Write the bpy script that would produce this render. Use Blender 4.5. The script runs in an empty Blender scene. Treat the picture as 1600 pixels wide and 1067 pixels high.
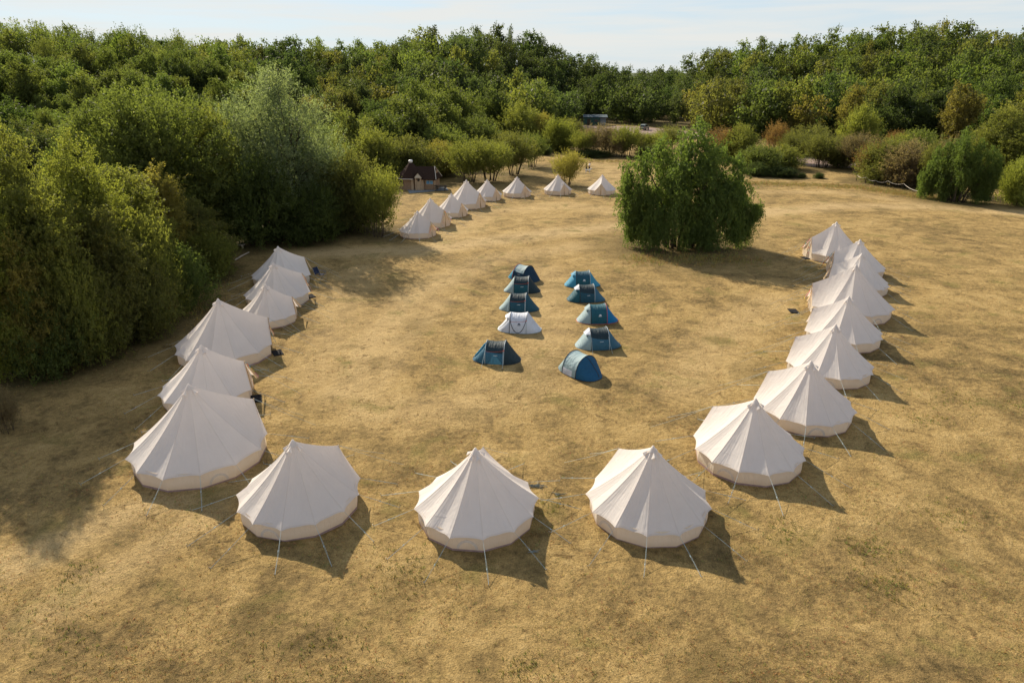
import bpy, bmesh, math, random
import numpy as np
from mathutils import Vector, Matrix

R = math.radians
SC = bpy.context.scene
COL = SC.collection

# ------------------------------------------------------------------ camera, sky, sun, exposure
F_PX, HORIZON, CAM_H = 1067.0, 112.0, 17.0          # focal length and horizon row in photo pixels, drone height
PITCH = math.atan((533.5 - HORIZON) / F_PX)
cam = bpy.data.cameras.new('camera')
cam.lens, cam.sensor_width, cam.clip_end = 24.0, 36.0, 20000
camo = bpy.data.objects.new('camera', cam)
COL.objects.link(camo)
camo.location = (0, 0, CAM_H)
camo.rotation_euler = (math.pi / 2 - PITCH, 0, 0)
SC.camera = camo

SUN_AZ, SUN_EL = R(122), R(31.5)                    # azimuth from +X, counter-clockwise
sun_dir = Vector((math.cos(SUN_AZ) * math.cos(SUN_EL), math.sin(SUN_AZ) * math.cos(SUN_EL), math.sin(SUN_EL)))
sl = bpy.data.lights.new('sun', 'SUN')
sl.energy, sl.angle, sl.color = 5.0, R(0.6), (1.0, 0.875, 0.69)
slo = bpy.data.objects.new('sun', sl)
COL.objects.link(slo)
slo.rotation_euler = sun_dir.to_track_quat('Z', 'Y').to_euler()
slo.location = (-60, 100, 80)

world = bpy.data.worlds.new('World')
SC.world = world
world.use_nodes = True
wn, wl = world.node_tree.nodes, world.node_tree.links
wn.clear()
sky = wn.new('ShaderNodeTexSky')
sky.sky_type = 'NISHITA'
sky.sun_disc = False
sky.sun_elevation = SUN_EL
sky.sun_rotation = math.pi / 2 - SUN_AZ
sky.air_density, sky.dust_density, sky.ozone_density = 1.0, 0.25, 3.0
tc = wn.new('ShaderNodeTexCoord')
mp = wn.new('ShaderNodeMapping')
mp.inputs['Scale'].default_value = (2.2, 2.2, 30)
wl.new(tc.outputs['Generated'], mp.inputs['Vector'])
nz = wn.new('ShaderNodeTexNoise')
nz.inputs['Scale'].default_value = 2.0
nz.inputs['Detail'].default_value = 7
nz.inputs['Roughness'].default_value = 0.55
nz.inputs['Distortion'].default_value = 0.3
wl.new(mp.outputs['Vector'], nz.inputs['Vector'])
cr = wn.new('ShaderNodeValToRGB')
cr.color_ramp.elements[0].position, cr.color_ramp.elements[0].color = 0.40, (0, 0, 0, 1)
cr.color_ramp.elements[1].position, cr.color_ramp.elements[1].color = 0.66, (1, 1, 1, 1)
wl.new(nz.outputs['Fac'], cr.inputs['Fac'])
cm = wn.new('ShaderNodeMixRGB')
cm.inputs['Color2'].default_value = (6.1, 6.0, 5.65, 1)
mm = wn.new('ShaderNodeMath'); mm.operation = 'MULTIPLY'; mm.inputs[1].default_value = 0.75
wl.new(cr.outputs['Color'], mm.inputs[0])
wl.new(mm.outputs[0], cm.inputs['Fac'])
tn = wn.new('ShaderNodeMixRGB'); tn.blend_type = 'MULTIPLY'; tn.inputs['Fac'].default_value = 1.0
tn.inputs['Color2'].default_value = (0.92, 0.98, 1.08, 1)
wl.new(sky.outputs['Color'], tn.inputs['Color1'])
# a thin high veil that thickens towards the horizon
sz = wn.new('ShaderNodeSeparateXYZ'); wl.new(tc.outputs['Generated'], sz.inputs[0])
vr = wn.new('ShaderNodeValToRGB')
vr.color_ramp.elements[0].position, vr.color_ramp.elements[0].color = 0.0, (.9, .9, .9, 1)
vr.color_ramp.elements[1].position, vr.color_ramp.elements[1].color = 0.6, (.25, .25, .25, 1)
wl.new(sz.outputs['Z'], vr.inputs['Fac'])
vm = wn.new('ShaderNodeMixRGB'); vm.inputs['Color2'].default_value = (4.75, 5.35, 5.75, 1)
wl.new(vr.outputs['Color'], vm.inputs['Fac'])
wl.new(tn.outputs['Color'], vm.inputs['Color1'])
wl.new(vm.outputs['Color'], cm.inputs['Color1'])
bg = wn.new('ShaderNodeBackground')
bg.inputs['Strength'].default_value = 0.082
wl.new(cm.outputs['Color'], bg.inputs['Color'])
wo = wn.new('ShaderNodeOutputWorld')
wl.new(bg.outputs['Background'], wo.inputs['Surface'])

SC.view_settings.view_transform = 'Standard'
SC.view_settings.look = 'None'
SC.view_settings.exposure = 0.76
SC.view_settings.gamma = 1.0
SC.cycles.max_bounces = 8
SC.cycles.diffuse_bounces = 4
SC.cycles.transmission_bounces = 6
SC.cycles.use_denoising = True

# ------------------------------------------------------------------ survey helpers: where a photo pixel meets the ground
def at(px, py, z=0.0):
    u, v = (px - 800) / F_PX, (533.5 - py) / F_PX
    d = (u, math.cos(PITCH) + v * math.sin(PITCH), -math.sin(PITCH) + v * math.cos(PITCH))
    t = (z - CAM_H) / d[2]
    return (d[0] * t, d[1] * t, z)

def px_per_m(x, y, z=0.0):
    return F_PX / (y * math.cos(PITCH) - (z - CAM_H) * math.sin(PITCH))

def height_for(y, py):                     # height at forward distance y that reaches photo row py
    a = math.atan((533.5 - py) / F_PX) - PITCH
    return CAM_H + y * math.tan(a)

# ------------------------------------------------------------------ terrain heights
KX = [-400, 0, 250, 450, 600, 700, 800, 900, 960, 1005, 1060, 1150, 1250, 1400, 1500, 1600, 2100]
CREST_Y = [200, 210, 220, 230, 270, 300, 330, 350, 350, 350, 330, 310, 300, 290, 285, 270, 250]
CREST_Z = [18, 18, 16.0, 15, 16.0, 18.0, 20.5, 11.5, 6.5, 3.6, 7.0, 13.5, 16, 20, 18, 15.5, 14]
FOOT_Y = [100, 110, 118, 128, 155, 180, 218, 280, 292, 295, 285, 240, 212, 188, 172, 158, 150]

def pxcol(x, y):
    return 800 + F_PX * x / np.maximum(y * math.cos(PITCH) + CAM_H * math.sin(PITCH), 12.0)

def ground(x, y):
    x = np.asarray(x, float); y = np.asarray(y, float)
    k = pxcol(x, y)
    cy, cz, fy = np.interp(k, KX, CREST_Y), np.interp(k, KX, CREST_Z), np.interp(k, KX, FOOT_Y)
    t = np.clip((y - fy) / (cy - fy), 0, 1)
    up = t * t * (3 - 2 * t)
    dn = np.clip((y - cy - 60) / 260, 0, 1)
    z = cz * up * (1 - dn * dn * (3 - 2 * dn)) * (y > 60)
    z = z + 0.05 * np.sin(x * 0.21 + 1.3) * np.sin(y * 0.17 + 0.4) + 0.03 * np.sin(x * 0.5 + y * 0.31) - 0.03
    return z

def gz(x, y):
    return float(ground(x, y))

# ------------------------------------------------------------------ object helpers
def tag(o, label=None, cat=None, group=None, kind=None):
    if label: o['label'] = label
    if cat: o['category'] = cat
    if group: o['group'] = group
    if kind: o['kind'] = kind
    return o

def empty(name, loc=(0, 0, 0), rz=0.0):
    o = bpy.data.objects.new(name, None)
    o.empty_display_size = 0.3
    COL.objects.link(o)
    o.location = loc
    o.rotation_euler = (0, 0, rz)
    return o

def link(name, me, parent=None):
    o = bpy.data.objects.new(name, me)
    COL.objects.link(o)
    if parent: o.parent = parent
    return o

def copy_tree(o, parent=None):
    c = o.copy()
    COL.objects.link(c)
    if parent: c.parent = parent
    for ch in list(o.children):
        copy_tree(ch, c)
    return c

class MB:
    """collects vertices and faces of ONE mesh"""
    def __init__(s):
        s.v, s.f, s.m, s.uv = [], [], [], []
    def add(s, vs, fs, mi=0, uvs=None):
        b = len(s.v)
        s.v += [tuple(p) for p in vs]
        s.f += [tuple(i + b for i in f) for f in fs]
        s.m += [mi] * len(fs)
        s.uv += list(uvs) if uvs is not None else [(0.5, 0.5)] * len(vs)
        return s
    def box(s, c, d, rz=0, mi=0, mat=None):
        hx, hy, hz = d[0] / 2, d[1] / 2, d[2] / 2
        vs = [Vector((x, y, z)) for z in (-hz, hz) for y in (-hy, hy) for x in (-hx, hx)]
        M = mat if mat is not None else Matrix.Rotation(rz, 3, 'Z')
        vs = [M @ p + Vector(c) for p in vs]
        return s.add(vs, [(0, 2, 3, 1), (4, 5, 7, 6), (0, 1, 5, 4), (2, 6, 7, 3), (0, 4, 6, 2), (1, 3, 7, 5)], mi)
    def tube(s, pts, r, n=6, mi=0, cap=True):
        pts = [Vector(p) for p in pts]
        rs = r if isinstance(r, (list, tuple)) else [r] * len(pts)
        vs, fs = [], []
        ref = Vector((0.31, 0.17, 0.93))
        for i, p in enumerate(pts):
            d = (pts[min(i + 1, len(pts) - 1)] - pts[max(i - 1, 0)])
            if d.length < 1e-9: d = Vector((0, 0, 1))
            d.normalize()
            a = d.cross(ref)
            if a.length < 1e-3: a = d.cross(Vector((1, 0, 0)))
            a.normalize(); b = d.cross(a)
            for k in range(n):
                t = 2 * math.pi * k / n
                vs.append(p + (a * math.cos(t) + b * math.sin(t)) * rs[i])
        for i in range(len(pts) - 1):
            for k in range(n):
                k2 = (k + 1) % n
                fs.append((i * n + k, i * n + k2, (i + 1) * n + k2, (i + 1) * n + k))
        if cap:
            fs.append(tuple(range(n))[::-1]); fs.append(tuple((len(pts) - 1) * n + k for k in range(n)))
        return s.add(vs, fs, mi)
    def lathe(s, prof, c=(0, 0, 0), n=16, mi=0):
        vs = [(c[0] + r * math.cos(2 * math.pi * k / n), c[1] + r * math.sin(2 * math.pi * k / n), c[2] + z) for r, z in prof for k in range(n)]
        fs = [(i * n + k, i * n + (k + 1) % n, (i + 1) * n + (k + 1) % n, (i + 1) * n + k) for i in range(len(prof) - 1) for k in range(n)]
        return s.add(vs, fs, mi)
    def poly(s, vs, mi=0):
        return s.add(vs, [tuple(range(len(vs)))], mi)
    def prism(s, outline, h0, h1, axis='z', mi=0):
        n = len(outline)
        if axis == 'z': lo = [(a, b, h0) for a, b in outline]; hi = [(a, b, h1) for a, b in outline]
        elif axis == 'y': lo = [(a, h0, b) for a, b in outline]; hi = [(a, h1, b) for a, b in outline]
        else: lo = [(h0, a, b) for a, b in outline]; hi = [(h1, a, b) for a, b in outline]
        return s.add(lo + hi, [tuple(range(n))[::-1], tuple(range(n, 2 * n))] + [(i, (i + 1) % n, n + (i + 1) % n, n + i) for i in range(n)], mi)
    def mesh(s, name, mats, smooth=False):
        me = bpy.data.meshes.new(name)
        me.from_pydata(s.v, [], s.f)
        for m in (mats if isinstance(mats, (list, tuple)) else [mats]): me.materials.append(m)
        me.polygons.foreach_set('material_index', s.m)
        if smooth: me.polygons.foreach_set('use_smooth', [True] * len(s.f))
        uvl = me.uv_layers.new(name='UVMap')
        uv = np.array(s.uv, dtype=np.float32)
        li = np.empty(len(me.loops), dtype=np.int32)
        me.loops.foreach_get('vertex_index', li)
        uvl.data.foreach_set('uv', uv[li].ravel())
        me.update()
        return me
    def build(s, name, mats, parent=None, smooth=False):
        return link(name, s.mesh(name, mats, smooth), parent)

# ------------------------------------------------------------------ materials
def new_mat(name):
    m = bpy.data.materials.new(name)
    m.use_nodes = True
    nt = m.node_tree
    return m, nt, nt.nodes, nt.links, nt.nodes['Principled BSDF']

def noise(n, l, scale, detail=4, rough=0.55, vec=None, dist=0.0):
    t = n.new('ShaderNodeTexNoise')
    t.inputs['Scale'].default_value = scale
    t.inputs['Detail'].default_value = detail
    t.inputs['Roughness'].default_value = rough
    t.inputs['Distortion'].default_value = dist
    if vec is not None: l.new(vec, t.inputs['Vector'])
    return t

def ramp(n, l, fac, stops):
    r = n.new('ShaderNodeValToRGB')
    e = r.color_ramp.elements
    while len(e) < len(stops): e.new(0.5)
    for i, (p, c) in enumerate(stops):
        e[i].position = p
        e[i].color = (c[0], c[1], c[2], 1) if not isinstance(c, (int, float)) else (c, c, c, 1)
    l.new(fac, r.inputs['Fac'])
    return r

def mix(n, l, kind, fac, a, b):
    m = n.new('ShaderNodeMixRGB'); m.blend_type = kind
    for s, val in (('Fac', fac), ('Color1', a), ('Color2', b)):
        if isinstance(val, (int, float)): m.inputs[s].default_value = val
        elif isinstance(val, tuple): m.inputs[s].default_value = (*val[:3], 1)
        else: l.new(val, m.inputs[s])
    return m

def simple(name, col, rough=0.7, spec=0.3, nscale=6.0, namt=0.25, bump=0.0, metal=0.0, coords='Object'):
    m, nt, n, l, p = new_mat(name)
    t = n.new('ShaderNodeTexCoord')
    no = noise(n, l, nscale, 5, 0.6, t.outputs[coords])
    r = ramp(n, l, no.outputs['Fac'], [(0.3, 1 - namt), (0.7, 1 + namt * 0.4)])
    x = mix(n, l, 'MULTIPLY', 1.0, col, r.outputs['Color'])
    l.new(x.outputs['Color'], p.inputs['Base Color'])
    p.inputs['Roughness'].default_value = rough
    p.inputs['Specular IOR Level'].default_value = spec
    p.inputs['Metallic'].default_value = metal
    if bump:
        b = n.new('ShaderNodeBump'); b.inputs['Strength'].default_value = bump; b.inputs['Distance'].default_value = 0.02
        l.new(no.outputs['Fac'], b.inputs['Height']); l.new(b.outputs['Normal'], p.inputs['Normal'])
    return m

def fabric(name, col, trans=0.35, tcol=None, wrinkle=0.6, rough=0.85, seams=True, spec=0.15, dirt=0.06):
    m, nt, n, l, p = new_mat(name)
    tc = n.new('ShaderNodeTexCoord')
    oi = n.new('ShaderNodeObjectInfo')
    big = noise(n, l, 1.3, 4, 0.6, tc.outputs['Object'])
    r = ramp(n, l, big.outputs['Fac'], [(0.3, 1 - dirt), (0.7, 1.0)])
    c = mix(n, l, 'MULTIPLY', 1.0, col, r.outputs['Color'])
    vrm = n.new('ShaderNodeMapRange'); vrm.inputs['To Min'].default_value = 0.93; vrm.inputs['To Max'].default_value = 1.03
    l.new(oi.outputs['Random'], vrm.inputs['Value'])
    c = mix(n, l, 'MULTIPLY', 1.0, c.outputs['Color'], vrm.outputs['Result'])
    out = c.outputs['Color']
    if name == 'wall_canvas':
        sy = n.new('ShaderNodeSeparateXYZ'); l.new(tc.outputs['UV'], sy.inputs[0])
        dn = noise(n, l, 5.0, 5, 0.7, tc.outputs['Object'])
        low = n.new('ShaderNodeMapRange'); low.inputs['From Min'].default_value = 0.5; low.inputs['From Max'].default_value = 0.12; low.inputs['To Min'].default_value = 0.0; low.inputs['To Max'].default_value = 0.75
        l.new(sy.outputs['Y'], low.inputs['Value'])
        dm = n.new('ShaderNodeMath'); dm.operation = 'MULTIPLY'; l.new(low.outputs['Result'], dm.inputs[0]); l.new(dn.outputs['Fac'], dm.inputs[1])
        c = mix(n, l, 'MIX', dm.outputs[0], out, (0.36, 0.27, 0.15)); out = c.outputs['Color']
    if seams:
        sx = n.new('ShaderNodeSeparateXYZ'); l.new(tc.outputs['UV'], sx.inputs[0])
        a = n.new('ShaderNodeMath'); a.operation = 'SUBTRACT'; a.inputs[1].default_value = 0.5; l.new(sx.outputs['X'], a.inputs[0])
        b = n.new('ShaderNodeMath'); b.operation = 'ABSOLUTE'; l.new(a.outputs[0], b.inputs[0])
        g = n.new('ShaderNodeMath'); g.operation = 'GREATER_THAN'; g.inputs[1].default_value = 0.475; l.new(b.outputs[0], g.inputs[0])
        hm = n.new('ShaderNodeMath'); hm.operation = 'GREATER_THAN'; hm.inputs[1].default_value = 0.975; l.new(sx.outputs['Y'], hm.inputs[0])
        mx = n.new('ShaderNodeMath'); mx.operation = 'MAXIMUM'; l.new(g.outputs[0], mx.inputs[0]); l.new(hm.outputs[0], mx.inputs[1])
        s2 = mix(n, l, 'MULTIPLY', mx.outputs[0], out, (0.90, 0.89, 0.885)); out = s2.outputs['Color']
    mpn = n.new('ShaderNodeMapping'); mpn.inputs['Scale'].default_value = (9, 1.4, 1); l.new(tc.outputs['UV'], mpn.inputs['Vector'])
    wv = noise(n, l, 1.6, 3, 0.5, mpn.outputs['Vector'], 0.6)
    wide = noise(n, l, 2.2, 2, 0.5, tc.outputs['Object'], 0.8)
    ad = n.new('ShaderNodeMath'); ad.operation = 'ADD'; l.new(wv.outputs['Fac'], ad.inputs[0]); l.new(wide.outputs['Fac'], ad.inputs[1])
    bp = n.new('ShaderNodeBump'); bp.inputs['Strength'].default_value = wrinkle; bp.inputs['Distance'].default_value = 0.06
    l.new(ad.outputs[0], bp.inputs['Height'])
    l.new(out, p.inputs['Base Color']); p.inputs['Roughness'].default_value = rough
    p.inputs['Specular IOR Level'].default_value = spec
    l.new(bp.outputs['Normal'], p.inputs['Normal'])
    tr = n.new('ShaderNodeBsdfTranslucent')
    if tcol: tr.inputs['Color'].default_value = (*tcol, 1)
    else: l.new(out, tr.inputs['Color'])
    l.new(bp.outputs['Normal'], tr.inputs['Normal'])
    ms = n.new('ShaderNodeMixShader'); ms.inputs[0].default_value = trans
    l.new(p.outputs[0], ms.inputs[1]); l.new(tr.outputs[0], ms.inputs[2])
    l.new(ms.outputs[0], n['Material Output'].inputs['Surface'])
    return m

def leaf_mat(name, source='object', trans=0.56):
    m, nt, n, l, p = new_mat(name)
    if source == 'object':
        oi = n.new('ShaderNodeObjectInfo'); base = oi.outputs['Color']
    else:
        av = n.new('ShaderNodeAttribute'); av.attribute_name = 'treecol'; base = av.outputs['Color']
    at_ = n.new('ShaderNodeAttribute'); at_.attribute_name = 'tint'
    r = ramp(n, l, at_.outputs['Fac'], [(0.0, (0.66, 0.70, 0.74)), (0.5, (1.0, 1.0, 1.0)), (0.86, (1.3, 1.24, 1.08)), (1.0, (1.6, 1.38, 1.05))])
    c = mix(n, l, 'MULTIPLY', 1.0, base, r.outputs['Color'])
    l.new(c.outputs['Color'], p.inputs['Base Color'])
    p.inputs['Roughness'].default_value = 0.62
    p.inputs['Specular IOR Level'].default_value = 0.16
    tr = n.new('ShaderNodeBsdfTranslucent')
    c2 = mix(n, l, 'MULTIPLY', 1.0, c.outputs['Color'], (1.5, 1.6, 0.8))
    l.new(c2.outputs['Color'], tr.inputs['Color'])
    ms = n.new('ShaderNodeMixShader'); ms.inputs[0].default_value = trans
    l.new(p.outputs[0], ms.inputs[1]); l.new(tr.outputs[0], ms.inputs[2])
    l.new(ms.outputs[0], n['Material Output'].inputs['Surface'])
    return m

LEAF = leaf_mat('leaves')
LEAF_FAR = leaf_mat('leaves_of_far_wood', 'attr')
BARK = simple('bark', (0.085, 0.065, 0.045), 0.9, 0.1, 9, 0.5, 0.5)
CANVAS = fabric('roof_canvas', (0.80, 0.755, 0.72), 0.34, (0.78, 0.70, 0.64), 0.38)
WALLCANVAS = fabric('wall_canvas', (0.82, 0.755, 0.65), 0.42, (0.82, 0.66, 0.45), 0.5, seams=False)  # yellower than the roof: sun glow through the wall put into the colour
DOORCANVAS = fabric('door_canvas', (0.78, 0.70, 0.58), 0.4, (0.80, 0.58, 0.36), 0.5, seams=False)  # orange tint of sunlight coming through the door, mixed into the cloth colour
SUNLITCANVAS = fabric('sunlit_flap_canvas', (0.74, 0.58, 0.38), 0.4, (0.78, 0.54, 0.28), 0.5, seams=False)  # warm tone stands for sun shining through the flap, painted as cloth colour
PINKSHEET = simple('groundsheet_rim', (0.34, 0.23, 0.21), 0.8, 0.2, 5, 0.2)
ROPE = simple('guy_rope', (0.40, 0.48, 0.49), 0.8, 0.2, 40, 0.25)
ROPEDARK = simple('weathered_rope', (0.22, 0.24, 0.22), 0.9, 0.1, 30, 0.3)
STEEL = simple('galvanised_steel', (0.35, 0.35, 0.34), 0.45, 0.5, 20, 0.2, metal=0.8)
POLE = simple('tan_pole', (0.45, 0.33, 0.2), 0.6, 0.3, 10, 0.3)
WINDOWGREY = simple('window_mesh', (0.64, 0.56, 0.48), 0.9, 0.1, 20, 0.15)
MATBLACK = simple('doormat', (0.022, 0.022, 0.024), 0.95, 0.1, 60, 0.4, 0.6)

def mesh_np(name, verts, faces, mats, midx=None, smooth=False):
    """verts (n,3), faces (m,k) arrays -> mesh, fast"""
    me = bpy.data.meshes.new(name)
    k = faces.shape[1]
    me.vertices.add(len(verts)); me.vertices.foreach_set('co', verts.astype(np.float32).ravel())
    me.loops.add(faces.size); me.loops.foreach_set('vertex_index', faces.astype(np.int32).ravel())
    me.polygons.add(len(faces))
    me.polygons.foreach_set('loop_start', np.arange(0, faces.size, k, dtype=np.int32))
    me.polygons.foreach_set('loop_total', np.full(len(faces), k, dtype=np.int32))
    for m in (mats if isinstance(mats, (list, tuple)) else [mats]): me.materials.append(m)
    if midx is not None: me.polygons.foreach_set('material_index', midx.astype(np.int32))
    if smooth: me.polygons.foreach_set('use_smooth', np.ones(len(faces), dtype=bool))
    me.update(calc_edges=True)
    return me

# ------------------------------------------------------------------ trees: what grows where (surveyed from the photograph)
GREEN, MID, DARK = (0.094, 0.118, 0.036), (0.122, 0.142, 0.042), (0.062, 0.080, 0.031)
OLIVE, YELLOW, SILVER = (0.165, 0.170, 0.046), (0.220, 0.188, 0.054), (0.190, 0.220, 0.130)
BROWN, BIRCH, RUST, LIME = (0.165, 0.124, 0.082), (0.110, 0.148, 0.042), (0.175, 0.102, 0.048), (0.200, 0.210, 0.050)
DUSK = (0.130, 0.130, 0.042)
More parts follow.
